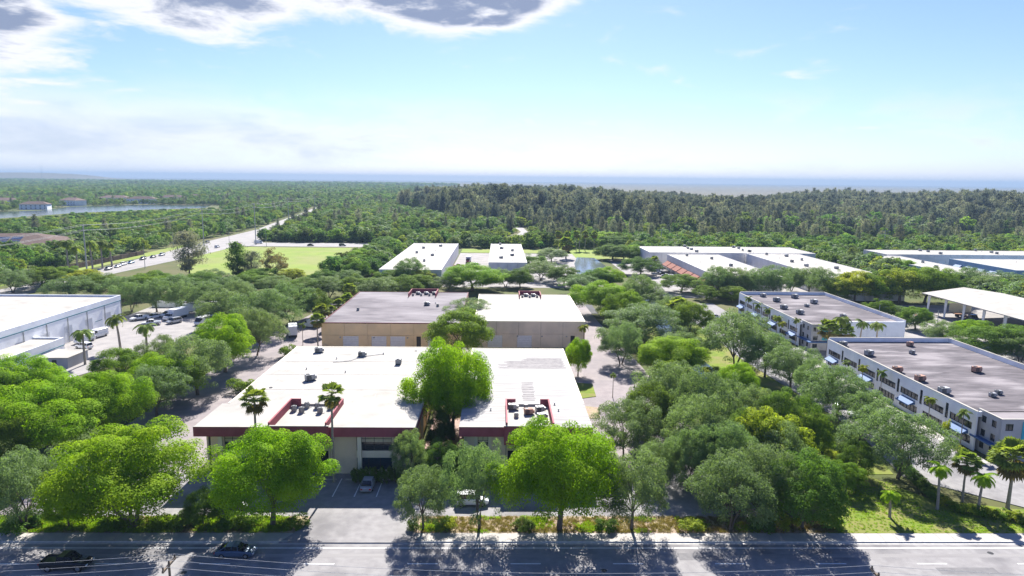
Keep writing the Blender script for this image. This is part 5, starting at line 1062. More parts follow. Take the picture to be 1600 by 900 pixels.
('sabal0', 49.6, 439.6, 2.48, 10.8, 5.25, 'third slim palm from the left in the line behind the pond lawn', 'slim palms at the edge of the wood behind the pond'),
('sabal0', 55.5, 440.1, 2.48, 10.8, 5.98, 'fourth slim palm from the left in the line behind the pond lawn', 'slim palms at the edge of the wood behind the pond'),
('sabal0', 61.4, 440.6, 2.49, 10.8, 3.64, 'fifth slim palm from the left in the line behind the pond lawn', 'slim palms at the edge of the wood behind the pond'),
('bush0', -49.7, 83.1, 1.65, 1.6, 5.02, 'third shrub from the left on the roadside verge', 'shrubs on the roadside verge'),
('bush0', -47.4, 83.4, 1.49, 1.6, 0.23, 'fourth shrub from the left on the roadside verge', 'shrubs on the roadside verge'),
('bush0', -43.6, 83.1, 1.49, 1.6, 4.82, 'fifth shrub from the left on the roadside verge', 'shrubs on the roadside verge'),
('bush1', -40.9, 83.4, 1.66, 2.1, 3.21, 'sixth shrub from the left on the roadside verge', 'shrubs on the roadside verge'),
('bush0', -34.8, 83.8, 1.83, 1.5, 4.49, 'seventh shrub from the left on the roadside verge', 'shrubs on the roadside verge'),
('bush0', -32.7, 83.8, 1.67, 1.4, 0.67, 'eighth shrub from the left on the roadside verge', 'shrubs on the roadside verge'),
('bush0', -26.0, 83.5, 1.5, 1.6, 4.7, 'ninth shrub from the left on the roadside verge', 'shrubs on the roadside verge'),
('bush1', -61.1, 83.1, 2.47, 1.8, 5.87, 'leftmost shrub from the left on the roadside verge', 'shrubs on the roadside verge'),
('bush1', -10.8, 82.7, 0.99, 1.4, 0.38, 'tenth shrub from the left on the roadside verge', 'shrubs on the roadside verge'),
('bush1', -7.1, 82.7, 1.24, 1.9, 2.04, 'eleventh shrub from the left on the roadside verge', 'shrubs on the roadside verge'),
('bush1', 3.5, 82.7, 1.5, 1.4, 3.54, 'thirteenth shrub from the left on the roadside verge', 'shrubs on the roadside verge'),
('bush2', -6.3, 82.7, 1.24, 1.8, 5.2, 'twelfth shrub from the left on the roadside verge', 'shrubs on the roadside verge'),
('bush1', 14.2, 82.7, 1.5, 1.6, 1.52, 'fourteenth shrub from the left on the roadside verge', 'shrubs on the roadside verge'),
('bush2', 25.3, 82.7, 1.67, 1.4, 1.13, 'fifteenth shrub from the left on the roadside verge', 'shrubs on the roadside verge'),
('bush1', 34.7, 82.9, 1.84, 1.8, 1.57, 'sixteenth shrub from the left on the roadside verge', 'shrubs on the roadside verge'),
('bush2', 37.8, 83.2, 1.85, 1.8, 3.87, 'seventeenth shrub from the left on the roadside verge', 'shrubs on the roadside verge'),
('bush0', 44.2, 83.4, 1.52, 2.3, 4.73, 'rightmost shrub from the left on the roadside verge', 'shrubs on the roadside verge'),
('bush1', 64.4, 102.1, 1.43, 1.5, 2.47, 'first shrub from the back in the hedge curving round the lawn', 'hedge shrubs by the lawn'),
('bush1', 64.2, 100.0, 1.4, 1.5, 2.31, 'second shrub from the back in the hedge curving round the lawn', 'hedge shrubs by the lawn'),
('bush1', 64.0, 97.7, 1.37, 1.4, 2.49, 'third shrub from the back in the hedge curving round the lawn', 'hedge shrubs by the lawn'),
('bush1', 63.6, 95.4, 1.34, 1.4, 2.2, 'fourth shrub from the back in the hedge curving round the lawn', 'hedge shrubs by the lawn'),
('bush1', 63.3, 93.3, 1.32, 1.4, 2.63, 'fifth shrub from the back in the hedge curving round the lawn', 'hedge shrubs by the lawn'),
('bush1', 63.1, 91.3, 1.29, 1.4, 0.52, 'sixth shrub from the back in the hedge curving round the lawn', 'hedge shrubs by the lawn'),
('bush2', 63.4, 89.4, 1.26, 1.3, 3.14, 'seventh shrub from the back in the hedge curving round the lawn', 'hedge shrubs by the lawn'),
('bush0', 64.0, 88.0, 1.25, 1.3, 6.11, 'eighth shrub from the back in the hedge curving round the lawn', 'hedge shrubs by the lawn'),
('bush2', 65.1, 87.3, 1.24, 1.3, 2.59, 'ninth shrub from the back in the hedge curving round the lawn', 'hedge shrubs by the lawn'),
('bush0', 66.3, 86.8, 1.23, 1.3, 4.69, 'tenth shrub from the back in the hedge curving round the lawn', 'hedge shrubs by the lawn'),
('bush2', 67.6, 86.4, 1.23, 1.3, 1.01, 'eleventh shrub from the back in the hedge curving round the lawn', 'hedge shrubs by the lawn'),
('bush0', 68.9, 85.9, 1.22, 1.3, 4.34, 'twelfth shrub from the back in the hedge curving round the lawn', 'hedge shrubs by the lawn'),
('bush2', 70.0, 85.3, 1.21, 1.3, 4.75, 'thirteenth shrub from the back in the hedge curving round the lawn', 'hedge shrubs by the lawn'),
('bush0', 70.9, 84.6, 1.2, 1.3, 4.23, 'fourteenth shrub from the back in the hedge curving round the lawn', 'hedge shrubs by the lawn'),
('bush2', 78.4, 109.2, 0.87, 1.2, 3.25, 'first clipped shrub from the back at the near office tower', 'shrubs at the foot of the near office'),
('bush2', 78.3, 107.6, 0.86, 1.1, 3.04, 'second clipped shrub from the back at the near office tower', 'shrubs at the foot of the near office'),
('bush2', 78.3, 106.0, 0.85, 1.1, 4.04, 'third clipped shrub from the back at the near office tower', 'shrubs at the foot of the near office'),
('bush1', 78.3, 104.4, 0.84, 1.1, 5.64, 'fourth clipped shrub from the back at the near office tower', 'shrubs at the foot of the near office'),
('bush1', -21.13311222, 96.44383940399999, 0.76, 2.5, 0.94, 'first dark hedge shrub from the left under the left front windows', 'low hedge under the left front windows'),
('bush1', -20.17251621, 96.44383940399999, 0.76, 2.5, 0.6, 'second dark hedge shrub from the left under the left front windows', 'low hedge under the left front windows'),
('bush1', -19.211920199999998, 96.44383940399999, 0.76, 2.6, 4.7, 'third dark hedge shrub from the left under the left front windows', 'low hedge under the left front windows'),
('bush1', -18.25132419, 96.44383940399999, 0.76, 2.6, 5.76, 'fourth dark hedge shrub from the left under the left front windows', 'low hedge under the left front windows'),
('bush1', -17.29072818, 96.44383940399999, 0.76, 2.6, 3.25, 'fifth dark hedge shrub from the left under the left front windows', 'low hedge under the left front windows'),
('bush1', -16.330132170000002, 96.44383940399999, 0.76, 2.6, 2.78, 'sixth dark hedge shrub from the left under the left front windows', 'low hedge under the left front windows'),
('bush1', -15.177416958, 96.53989900500001, 0.76, 2.5, 4.51, 'seventh dark hedge shrub from the left under the left front windows', 'low hedge under the left front windows'),
('bush1', -14.312880548999999, 96.53989900500001, 0.76, 2.5, 1.17, 'eighth dark hedge shrub from the left under the left front windows', 'low hedge under the left front windows'),
('bush2', 49.4, 152.9, 2.53, 2.8, 1.68, 'fourth canal bank shrub counted from the back', 'shrubs on the canal bank'),
('bush0', 50.0, 147.9, 2.45, 2.7, 1.25, 'fifth canal bank shrub counted from the back', 'shrubs on the canal bank'),
('bush2', 55.7, 204.7, 3.34, 3.6, 3.68, 'first canal bank shrub counted from the back', 'shrubs on the canal bank'),
('bush2', 54.3, 190.2, 3.12, 3.4, 1.98, 'second canal bank shrub counted from the back', 'shrubs on the canal bank'),
('bush0', 53.7, 178.3, 2.93, 3.2, 1.46, 'third canal bank shrub counted from the back', 'shrubs on the canal bank'),
('bush0', 56.9, 125.1, 2.09, 2.3, 4.34, 'eighth canal bank shrub counted from the back', 'shrubs on the canal bank'),
('bush2', 57.7, 120.6, 2.02, 2.2, 5.99, 'ninth canal bank shrub counted from the back', 'shrubs on the canal bank'),
('bush0', 55.7, 109.3, 1.85, 2.1, 1.86, 'eleventh canal bank shrub counted from the back', 'shrubs on the canal bank'),
('bush2', 54.8, 104.8, 1.77, 2.0, 4.43, 'twelfth canal bank shrub counted from the back', 'shrubs on the canal bank'),
('bush1', 57.2, 113.7, 1.92, 2.1, 2.59, 'tenth canal bank shrub counted from the back', 'shrubs on the canal bank'),
('bush2', 54.5, 136.6, 2.27, 2.5, 5.36, 'sixth canal bank shrub counted from the back', 'shrubs on the canal bank'),
('bush0', 54.1, 130.6, 2.18, 2.4, 3.67, 'seventh canal bank shrub counted from the back', 'shrubs on the canal bank'),
('bush2', 79.31257016166, 114.11880598799999, 0.79, 4.1, 1.68, 'yellow shrub at the car park kerb before the near office', '')]
for q in TREES: plant(*q)
# ------------------------------------------------------------------ distant vegetation, too many to count
def far_proto(name, seed, R0, z0, H0, nclump, per, rc, leaf, size, **kw):
    rng = np.random.default_rng(seed); P, N, _ = crown_points(rng, R0, z0, H0, nclump, per, rc, **kw); me = leaf_mesh(name, P, N, size, rng, .6, leaf)
    return bpy.data.objects.new(name, me)
def far_pine(name, seed, R0, H0, n, size, leaf='leaf_pine'):
    pine_proto('_tmp', seed, R0, H0, n, size, leaf, .3); cr, tk, _, _ = TREE.pop('_tmp'); return bpy.data.objects.new(name, cr)
def scatter(name, label, pts, protos, cat):
    """pts: rows of x, y, z, scale, turn, prototype index"""
    col = bpy.data.collections.new(name + '_kinds')
    for i, p in enumerate(protos): p.name = '%02d_%s' % (i, p.name); col.objects.link(p)
    a = np.asarray(pts, float); me = bpy.data.meshes.new(name); me.vertices.add(len(a)); me.vertices.foreach_set('co', a[:, :3].reshape(-1))
    for nm, k, ty in (('sc', 3, 'FLOAT'), ('rz', 4, 'FLOAT'), ('ix', 5, 'INT')):
        at = me.attributes.new(nm, ty, 'POINT'); at.data.foreach_set('value', a[:, k].astype(np.int32 if ty == 'INT' else np.float32))
    me.update(); o = bpy.data.objects.new(name, me); C.objects.link(o); tag(o, label, cat, None, 'stuff')
    ng = bpy.data.node_groups.new(name, 'GeometryNodeTree'); ng.interface.new_socket('Geometry', in_out='INPUT', socket_type='NodeSocketGeometry'); ng.interface.new_socket('Geometry', in_out='OUTPUT', socket_type='NodeSocketGeometry')
    n = ng.nodes; l = ng.links; gi = n.new('NodeGroupInput'); go = n.new('NodeGroupOutput'); ip = n.new('GeometryNodeInstanceOnPoints'); ci = n.new('GeometryNodeCollectionInfo')
    ci.inputs['Collection'].default_value = col; ci.inputs['Separate Children'].default_value = True; ci.inputs['Reset Children'].default_value = True
    l.new(gi.outputs[0], ip.inputs['Points']); l.new(ci.outputs[0], ip.inputs['Instance']); ip.inputs['Pick Instance'].default_value = True
    def attr(nm, ty):
        x = n.new('GeometryNodeInputNamedAttribute'); x.data_type = ty; x.inputs['Name'].default_value = nm; return x.outputs[0]
    l.new(attr('ix', 'INT'), ip.inputs['Instance Index']); l.new(attr('sc', 'FLOAT'), ip.inputs['Scale'])
    cx = n.new('ShaderNodeCombineXYZ'); l.new(attr('rz', 'FLOAT'), cx.inputs[2]); l.new(cx.outputs[0], ip.inputs['Rotation']); l.new(ip.outputs[0], go.inputs[0])
    o.modifiers.new('scatter', 'NODES').node_group = ng
    return o
AV = np.array(cl)
LAKE_R = [-0.775, -0.719, -0.664, -0.619, -0.554, -0.499, -0.426]; LAKE_N = [668.0, 722.8, 775.0, 833.9, 889.4, 951.1, 1005.1]
LAKE_F = np.interp(LAKE_R, [-0.773, -0.718, -0.662, -0.618, -0.554, -0.49, -0.416], [811.8, 847.8, 887.5, 1004.8, 1062.9, 1103.0, 1097.4])
def clear_of(x, y):
    """True where a distant tree may stand"""
    if y > 100 and y < 1100:
        cxr = np.interp(y, AV[:, 1], AV[:, 0])
        if abs(x - cxr) < (13 if y < 380 or y > 620 else 19): return False
        if cxr - 26 < x < cxr and y < 500: return False
    if -176 < x < -58 and 446 < y < 484: return False
    if -182 < x < -78 and 285 < y < 450: return False
    for (a, b, c, d) in ((-56, 48, 280, 452), (28, 86, 240, 398), (76, 172, 252, 398), (196, 330, 280, 400), (-330, -262, 392, 456), (30, 84, 395, 455)):
        if a < x < b and c < y < d: return False
    # the lake and the open sight line to it
    if 540 < y < 1150 and x / y < -.40 and y < np.interp(x / y, LAKE_R, LAKE_F) + 5: return False
    for hx, hy in ((-614, 920), (-643, 1048), (-659, 1192), (-590, 1148), (-588, 1249), (-580, 1329), (-720, 1010), (-560, 1420)):
        if abs(x - hx) < 30 and -45 < y - hy < 14: return False
    tx = np.interp(y, [480, 545, 600, 660], [12, 14, 22, 18])
    if 470 < y < 660 and abs(x - tx) < 9: return False
    return True
rng = np.random.default_rng(7)
canopy, scrub, pines = [], [], []
def jgrid(y0, y1, step, half):
    for y in np.arange(y0, y1, step):
        w = half(y)
        for x in np.arange(-w, w, step): yield x + rng.uniform(-.5, .5) * step, y + rng.uniform(-.5, .5) * step
wob = lambda x, y: 40 * math.sin(x * .013 + 1) + 25 * math.sin(x * .037 + y * .01)
# belt and gaps nearer than the wood
for x, y in jgrid(215, 500, 8.5, lambda y: .85 * y + 40):
    if not clear_of(x, y): continue
    if -205 < x < -150 and y < 290: continue
    if -182 < x < 186 and y < 300: continue
    if x > 110 and y < 252: 
        if x < 185: continue
    canopy.append((x, y, 0, rng.uniform(.6, 1.0), rng.uniform(0, 6.28), rng.integers(0, 5)))
for x, y in jgrid(396, 640, 5.2, lambda y: .85 * y + 40):
    if not clear_of(x, y) or x < -200: continue
    if x < -60 and y < 486: continue
    wood = 575 + wob(x, y)
    if y > wood: continue
    k = rng.uniform()
    if k < .72: scrub.append((x, y, 0, rng.uniform(.5, 1.25), rng.uniform(0, 6.28), rng.integers(0, 3)))
    elif k < .9: canopy.append((x, y, 0, rng.uniform(.45, .8), rng.uniform(0, 6.28), [0, 1, 3, 3, 4][rng.integers(0, 5)]))
    elif x > 0 and y > 470 and k > .955: pines.append((x, y, 0, rng.uniform(.35, .65), rng.uniform(0, 6.28), rng.integers(0, 3)))
edge = lambda y: -.135 * y + 30 * math.sin(y * .011)
for x, y in jgrid(560, 1500, 6.4, lambda y: .82 * y + 40):
    if not clear_of(x, y) or x < edge(y) or y < 575 + wob(x, y): continue
    if x > 350 and y > 1250: continue
    if x - edge(y) < 110 and rng.uniform() > (x - edge(y)) / 110:
        canopy.append((x, y, 0, rng.uniform(.6, 1.15), rng.uniform(0, 6.28), rng.integers(0, 5))); continue
    dens = .5 + .5 * math.sin(x * .021 + 2) * math.sin(y * .017)
    if y < 720 and rng.uniform() < .35 + .35 * dens:
        if rng.uniform() < .6: canopy.append((x, y, 0, rng.uniform(.6, 1.1), rng.uniform(0, 6.28), rng.integers(0, 5)))
        continue
    if rng.uniform() < .3: continue
    if rng.uniform() < .13: canopy.append((x, y, 0, rng.uniform(1.1, 1.9), rng.uniform(0, 6.28), rng.integers(0, 5))); continue
    hs = rng.uniform(.66, 1.22) * (.72 + .36 * dens + .16 * math.sin(x * .009 + 1.5)) * (.62 + .38 * min(1, max(0, (y - 575 - wob(x, y)) / 130)) if y < 760 else 1)
    pines.append((x, y, 0, hs, rng.uniform(0, 6.28), rng.integers(0, 5)))
for x, y in jgrid(480, 1300, 8.5, lambda y: .82 * y + 40):
    if x > edge(y) or not clear_of(x, y): continue
    if x < -205 and rng.uniform() < .12: continue
    k = rng.uniform()
    if k < .04: pines.append((x, y, 0, rng.uniform(.4, .6), rng.uniform(0, 6.28), rng.integers(0, 3)))
    else: canopy.append((x, y, 0, rng.uniform(.6, 1.05), rng.uniform(0, 6.28), rng.integers(0, 5)))
for x, y in jgrid(1300, 3000, 15, lambda y: .82 * y + 40):
    if x > edge(y) + (y - 1300) * .12: continue
    canopy.append((x, y, 0, rng.uniform(.95, 1.6), rng.uniform(0, 6.28), rng.integers(0, 5)))
for x, y in jgrid(3000, 5200, 34, lambda y: .82 * y + 40):
    if x > -.1 * y - 100 + 300 * math.sin(y * .003): continue
    canopy.append((x, y, 0, rng.uniform(1.6, 2.2), rng.uniform(0, 6.28), rng.integers(0, 5)))
for x, y in jgrid(540, 1060, 7, lambda y: .82 * y + 40):
    if 540 < y and x / y < -.40 and y < np.interp(x / y, LAKE_R, LAKE_N) * .93: scrub.append((x, y, 0, rng.uniform(.6, 1.3), rng.uniform(0, 6.28), rng.integers(0, 3)))
kinds = [far_proto('round_crown', 101, 5.2, .5, 9, 42, 42, 1.5, 'leaf_far', .85), far_proto('broad_crown', 102, 6, .5, 8, 48, 42, 1.5, 'leaf_far', .85, lobes=.3), far_proto('tall_crown', 103, 4.2, .5, 11, 40, 40, 1.4, 'leaf_far', .8), far_proto('light_crown', 104, 5, .4, 8, 42, 40, 1.4, 'leaf_scrub', .8, lobes=.3), far_proto('olive_crown', 105, 5.4, .5, 8.5, 44, 40, 1.4, 'leaf_oak', .8, lobes=.28)]
scatter('distant_trees', 'mass of round-crowned trees covering the flat land to the horizon', canopy, kinds, 'trees')
scatter('scrub', 'bright green low scrub between the far roofs and the pine wood', scrub, [far_proto('low_bush', 111, 3.0, 0, 2.8, 22, 34, 1.1, 'leaf_scrub', .65, low=-.3), far_proto('wide_bush', 112, 3.6, 0, 2.4, 24, 34, 1.1, 'leaf_scrub', .65, low=-.3, lobes=.3), far_proto('dark_bush', 113, 2.6, 0, 3.6, 22, 34, 1.0, 'leaf_far', .65, low=-.3)], 'scrub')
scatter('pine_wood', 'tall grey-green feathery pine wood across the middle distance', pines, [far_pine('pine_a', 121, 5.0, 27, 1700, 1.7), far_pine('pine_b', 122, 3.9, 29, 1500, 1.7), far_pine('pine_c', 123, 6.0, 24, 1800, 1.7), far_pine('pine_d', 124, 4.4, 23, 1500, 1.6, 'leaf_pine_dark'), far_pine('pine_e', 125, 6.0, 28, 1900, 1.8, 'leaf_pine_dark')], 'wood')
print('scatter', len(canopy), len(scrub), len(pines))
# tufts of grass and litter on the verge and lawn
def tuft(name, seed, leaf, h):
    r_ = np.random.default_rng(seed); n = 26; P = r_.normal(size=(n, 3)) * np.array([.16, .16, .02]) + np.array([0, 0, h * .45]); N = r_.normal(size=(n, 3)) * np.array([1, 1, .25])
    return bpy.data.objects.new(name, leaf_mesh(name, P, N, h, r_, .22, leaf, np.tile([0, 0, 1.], (n, 1))))
tf = []
for k in range(15000):
    x = rng.uniform(-66, 74); y = rng.uniform(81.9, 86.0)
    if -27 < x < -10: continue
    if x > 44: y = rng.uniform(81.9, 97)
    if x > 44 and (y > 88 and x > 60): continue
    brown = x < 44 and math.sin(x * .9) + math.sin(x * .31 + y) + rng.uniform(-1, 1) > (.9 if x < -26 else -1.3)
    if brown and rng.uniform() < .6: continue
    tf.append((x, y, .14, rng.uniform(.5, 1.3) * (.5 if x > 44 else .9), rng.uniform(0, 6.28), int(rng.integers(2, 4)) if brown else int(rng.integers(0, 2))))
scatter('grass_tufts', 'short grass tufts and dry litter along the roadside verge and lawn', tf, [tuft('tuft_a', 131, 'leaf_scrub', .28), tuft('tuft_b', 132, 'leaf_lime', .24), tuft('tuft_c', 133, 'leaf_brown', .22), tuft('tuft_d', 134, 'leaf_palm_dry', .24)], 'grass')
# ------------------------------------------------------------------ vehicles
def loft(sec):
    """sec: rings of points, same count"""
    mb = MB(); n = len(sec[0])
    for r in sec: mb.v += [tuple(p) for p in r]
    for k in range(len(sec) - 1):
        for j in range(n): mb.f.append((k * n + j, k * n + (j + 1) % n, (k + 1) * n + (j + 1) % n, (k + 1) * n + j))
    mb.f.append(tuple(reversed(range(n)))); mb.f.append(tuple((len(sec) - 1) * n + j for j in range(n))); return mb
def ring(y, hw, z0, z1, sh=.08, tuck=.1):
    return [(-hw + tuck, y, z0), (hw - tuck, y, z0), (hw, y, z0 + .2), (hw, y, z1 - sh), (hw - sh * 1.3, y, z1), (-hw + sh * 1.3, y, z1), (-hw, y, z1 - sh), (-hw, y, z0 + .2)]
CAR = dict(
 sedan=dict(L=4.6, W=.9, body=[(-2.3, .7, .35, .72), (-2.2, .82, .22, .8), (-1.5, .9, .2, .93), (.4, .9, .2, .95), (1.4, .88, .2, .86), (2.1, .8, .22, .72), (2.3, .66, .32, .62)], cab=[(-1.75, .74, .93, .95), (-1.05, .7, .92, 1.38), (-.2, .7, .92, 1.46), (.45, .68, .92, 1.40), (1.2, .74, .86, .90)], r=.32, wy=(-1.4, 1.42)),
 suv=dict(L=4.7, W=.95, body=[(-2.35, .8, .4, .95), (-2.25, .9, .28, 1.02), (-1.5, .95, .26, 1.08), (.7, .95, .26, 1.08), (1.6, .92, .28, 1.02), (2.2, .85, .3, .88), (2.35, .74, .38, .76)], cab=[(-2.2, .8, 1.03, 1.2), (-2.0, .76, 1.06, 1.70), (-.2, .76, 1.06, 1.78), (.5, .74, 1.06, 1.72), (1.25, .8, 1.02, 1.06)], r=.37, wy=(-1.45, 1.5)),
 van=dict(L=5.6, W=1.0, body=[(-2.8, .92, .4, 1.2), (-2.7, 1.0, .3, 1.3), (1.4, 1.0, .3, 1.3), (2.2, .95, .3, 1.15), (2.7, .88, .32, .98), (2.8, .8, .4, .85)], cab=[(-2.72, .94, 1.25, 2.3), (-2.6, .9, 1.25, 2.42), (1.0, .9, 1.25, 2.42), (1.5, .86, 1.25, 2.3), (2.3, .86, 1.1, 1.16)], r=.36, wy=(-1.75, 1.8)),
 pickup=dict(L=5.4, W=.97, body=[(-2.7, .85, .5, 1.0), (-2.6, .95, .4, 1.05), (-1.0, .97, .38, 1.06), (1.2, .97, .38, 1.06), (2.1, .94, .38, 1.04), (2.55, .86, .42, .9), (2.7, .78, .5, .8)], cab=[(-.75, .8, 1.04, 1.1), (-.65, .76, 1.04, 1.72), (.2, .76, 1.04, 1.8), (.7, .74, 1.04, 1.72), (1.35, .8, 1.0, 1.05)], r=.4, wy=(-1.65, 1.75)))
CARP = {}
def car_parts(kind):
    if kind in CARP: return CARP[kind]
    d = CAR[kind]; P = {}
    body = loft([ring(y, hw, z0, z1) for y, hw, z0, z1 in d['body']])
    if kind == 'van':
        top = [ring(y, hw, z0, z1, .12, .0) for y, hw, z0, z1 in d['cab'][:4]]; m2 = loft(top); o = len(body.v); body.v += m2.v; body.f += [tuple(i + o for i in f) for f in m2.f]
        gl = loft([ring(y, hw + .005, z0, z1, .1, 0) for y, hw, z0, z1 in ((1.02, .9, 1.5, 2.32), (1.52, .862, 1.45, 2.2), (2.3, .862, 1.12, 1.17))])
        rf = None
    else:
        if kind == 'pickup': body.box(-.9, -.8, -2.6, -.9, 1.06, 1.2).box(.8, .9, -2.6, -.9, 1.06, 1.2).box(-.8, .8, -2.62, -2.52, 1.06, 1.2)
        gl = loft([ring(y, hw, z0, z1, .06, 0) for y, hw, z0, z1 in d['cab']])
        c = d['cab']; rf = loft([ring(y, hw - .02, z1 - .03, z1 + .035, .02, .02)[:8] for y, hw, z0, z1 in c[1:-1]])
        rf = MB()
        for k in range(1, len(c) - 2):
            (ya, ha, _, za), (yb, hb, _, zb) = c[k], c[k + 1]
            rf.quad((-ha + .02, ya, za + .02), (ha - .02, ya, za + .02), (hb - .02, yb, zb + .02), (-hb + .02, yb, zb + .02))
        for s in (-1, 1):
            for k in (0, 1, 2, len(c) - 2): rf.tube([(s * (c[k][1] - .0), c[k][0] if k != 2 else c[k][0] - .1, c[k][2] + .02), (s * (c[min(k + 1, len(c) - 1)][1] if k in (0,) else c[k][1]) * .985, c[min(k + 1, len(c) - 1)][0] if k == 0 else c[k][0], c[min(k + 1, len(c) - 1)][3] if k == 0 else c[k][3])], .045, 4)
    P['body'] = body.mesh('body'); P['glass'] = gl.mesh('glass'); P['glass'].materials.append(MATS['car_glass']); P['roof'] = rf.mesh('roof') if rf else None
    w = MB().tube([(-.11, 0, 0), (.11, 0, 0)], d['r'], 16).mesh('wheel'); w.materials.append(MATS['rubber']); P['wheel'] = w
    w = MB().tube([(-.118, 0, 0), (.118, 0, 0)], d['r'] * .6, 10).mesh('rim'); w.materials.append(MATS['rim']); P['rim'] = w
    yf = d['body'][-1][0]; yr = d['body'][0][0]; hw = d['body'][-1][1]
    l = MB().box(-.16, .16, -.06, .04, -.08, .08).mesh('headlight'); l.materials.append(MATS['lamp_clear']); P['headlight'] = l
    l = MB().box(-.14, .14, -.03, .06, -.09, .09).mesh('taillight'); l.materials.append(MATS['lamp_red']); P['taillight'] = l
    CARP[kind] = P; return P
BODYM = {}
def car(kind, color, x, y, rz, label, group=None, z=.06, name='car', cat='car'):
    P = car_parts(kind); d = CAR[kind]; t = thing({'van': 'cargo_van', 'pickup': 'pickup_truck'}.get(kind, name), label, {'van': 'van', 'pickup': 'pickup'}.get(kind, cat), (x, y, z), rz, group)
    if (kind, color) not in BODYM:
        b = P['body'].copy(); b.materials.append(MATS['car_' + color]); r = None
        if P['roof']: r = P['roof'].copy(); r.materials.append(MATS['car_' + color])
        for m_ in (b,):
            for p in m_.polygons: p.use_smooth = False
        BODYM[(kind, color)] = (b, r)
    b, r = BODYM[(kind, color)]; bo = obj('body', b, None, t); obj('glass', P['glass'], None, t)
    if r: obj('roof', r, None, t)
    for s in (-1, 1):
        for wy in d['wy']:
            w = obj('wheel', P['wheel'], None, t); w.location = (s * (d['W'] - .1), wy, d['r']); obj('rim', P['rim'], None, w)
        f = d['body'][-1]; h = obj('headlight', P['headlight'], None, bo); h.location = (s * (f[1] - .12), f[0] - .03, f[3] - .05)
        q = d['body'][0]; h = obj('taillight', P['taillight'], None, bo); h.location = (s * (q[1] - .1), q[0] - .03, q[3] - .1)
    return t
E_, W_, N_, S_ = -math.pi / 2, math.pi / 2, 0, math.pi
car('sedan', 'silver', -19.0, 95.2, N_, 'silver sedan parked nose-in before the left front facade', z=.12)
car('sedan', 'blue', -31.4, 76.7, E_ , 'blue car driving on the front road beside the kerb', z=.04)
car('pickup', 'black', -49.8, 74.0, E_, 'black pickup on the front road at lower left', z=.04)
car('suv', 'white', -3.6, 89.8, E_, 'white car under the roadside oaks right of the entrance drive', z=.12)
car('suv', 'black', 31.5, 88.2, .9, 'black car under the spreading oak by the right driveway', z=.12)
car('suv', 'grey', -36.4, 88.4, E_, 'grey car behind the big lime green trees on the front lot', z=.12)
car('sedan', 'silver', -57, 92.5, N_, 'silver car in the shade at the left end of the front lot', z=.12)
g_ = 'vehicles in the truck yard'
car('van', 'white', -112.6, 189.5, 2.9, 'white van parked beside the warehouse doors', g_, .1)
car('suv', 'white', -108.8, 176.5, 1.2, 'white car by the annex corner', g_, .1)
for i, (x, y, k, c) in enumerate([(-113.5, 213.5, 'pickup', 'white'), (-110.4, 216.5, 'sedan', 'white'), (-107.5, 219.6, 'suv', 'white')]): car(k, c, x, y, 2.6, '%s white vehicle from the left in the row at the yard wall' % ['leftmost', 'middle', 'rightmost'][i], g_, .1)
car('suv', 'white', -93.2, 217.5, 2.8, 'white car at the right side of the truck yard', g_, .1)
car('suv', 'black', -95.6, 219.5, 2.8, 'dark car beside the white one at the right side of the truck yard', g_, .1)
car('pickup', 'white', -88.5, 222, 2.8, 'white pickup half hidden at the far right of the truck yard', g_, .1)
for i, (x, y, k, c, a) in enumerate([(-112.8, 183.5, 'van', 'white', 2.9), (-106, 206, 'pickup', 'white', 2.0), (-100.5, 209, 'suv', 'silver', 2.6), (-91.5, 208, 'van', 'white', 2.9), (-90.2, 214, 'sedan', 'grey', 2.8)]): car(k, c, x, y, a, ['white van second from the front at the warehouse doors', 'white pickup in the open middle of the truck yard', 'silver car in front of the middle box truck', 'white van under the trees on the right of the truck yard', 'grey car behind the van on the right of the truck yard'][i], g_, .1)
def box_truck(x, y, rz, label, box=True, color='white', L=5.0, group=None):
    t = thing('box_truck' if box else 'flatbed_truck', label, 'truck', (x, y, .1), rz, group); loc = lambda mb, nm, m, p=t: obj(nm, mb.mesh(nm), m, p)
    loc(loft([ring(yy, hw, z0, z1, .12, .05) for yy, hw, z0, z1 in ((1.2, 1.0, .55, 2.25), (2.2, 1.0, .5, 2.2), (2.35, 1.0, .5, 1.5), (3.4, .95, .5, 1.4), (3.6, .88, .55, 1.2))]), 'cab', 'car_' + color)
    loc(loft([ring(yy, hw, z0, z1, .08, 0) for yy, hw, z0, z1 in ((1.6, 1.005, 1.5, 2.1), (2.22, 1.005, 1.5, 2.12), (2.75, .95, 1.42, 1.46))]), 'windshield', 'car_glass')
    loc(MB().box(-.45, .45, -L, 2.4, .55, .8), 'chassis', 'dark_metal')
    if box: loc(loft([ring(yy, 1.2, .85, 3.3, .1, .02) for yy in (-L, 1.05)]), 'cargo_box', 'door_white')
    else:
        loc(MB().box(-1.2, 1.2, -L, 1.0, .85, 1.0), 'flat_bed', 'wood_brown'); loc(MB().box(-1.2, 1.2, .85, 1.0, 1.0, 2.0), 'headboard', 'grey_metal')
    for s in (-1, 1):
        for wy in (2.7, -L + 1.2, -L + 2.3):
            w = obj('wheel', CARP['pickup']['wheel'], None, t); w.location = (s * .95, wy, .45); w.scale = (1.4, 1.15, 1.15)
    for s in (-1, 1): loc(MB().box(s * .7 - .18, s * .7 + .18, 3.55, 3.64, .8, 1.0), 'headlight', 'lamp_clear')
    return t
car_parts('pickup')
box_truck(-103.4, 215, 2.8, 'white box truck in the middle of the truck yard', group=g_)
box_truck(-103.5, 224, 2.0, 'white box truck along the back of the truck yard', L=6.5, group=g_)
box_truck(-97.5, 226, 2.4, 'dark flatbed truck at the back of the truck yard', False, 'black', 6, group=g_)
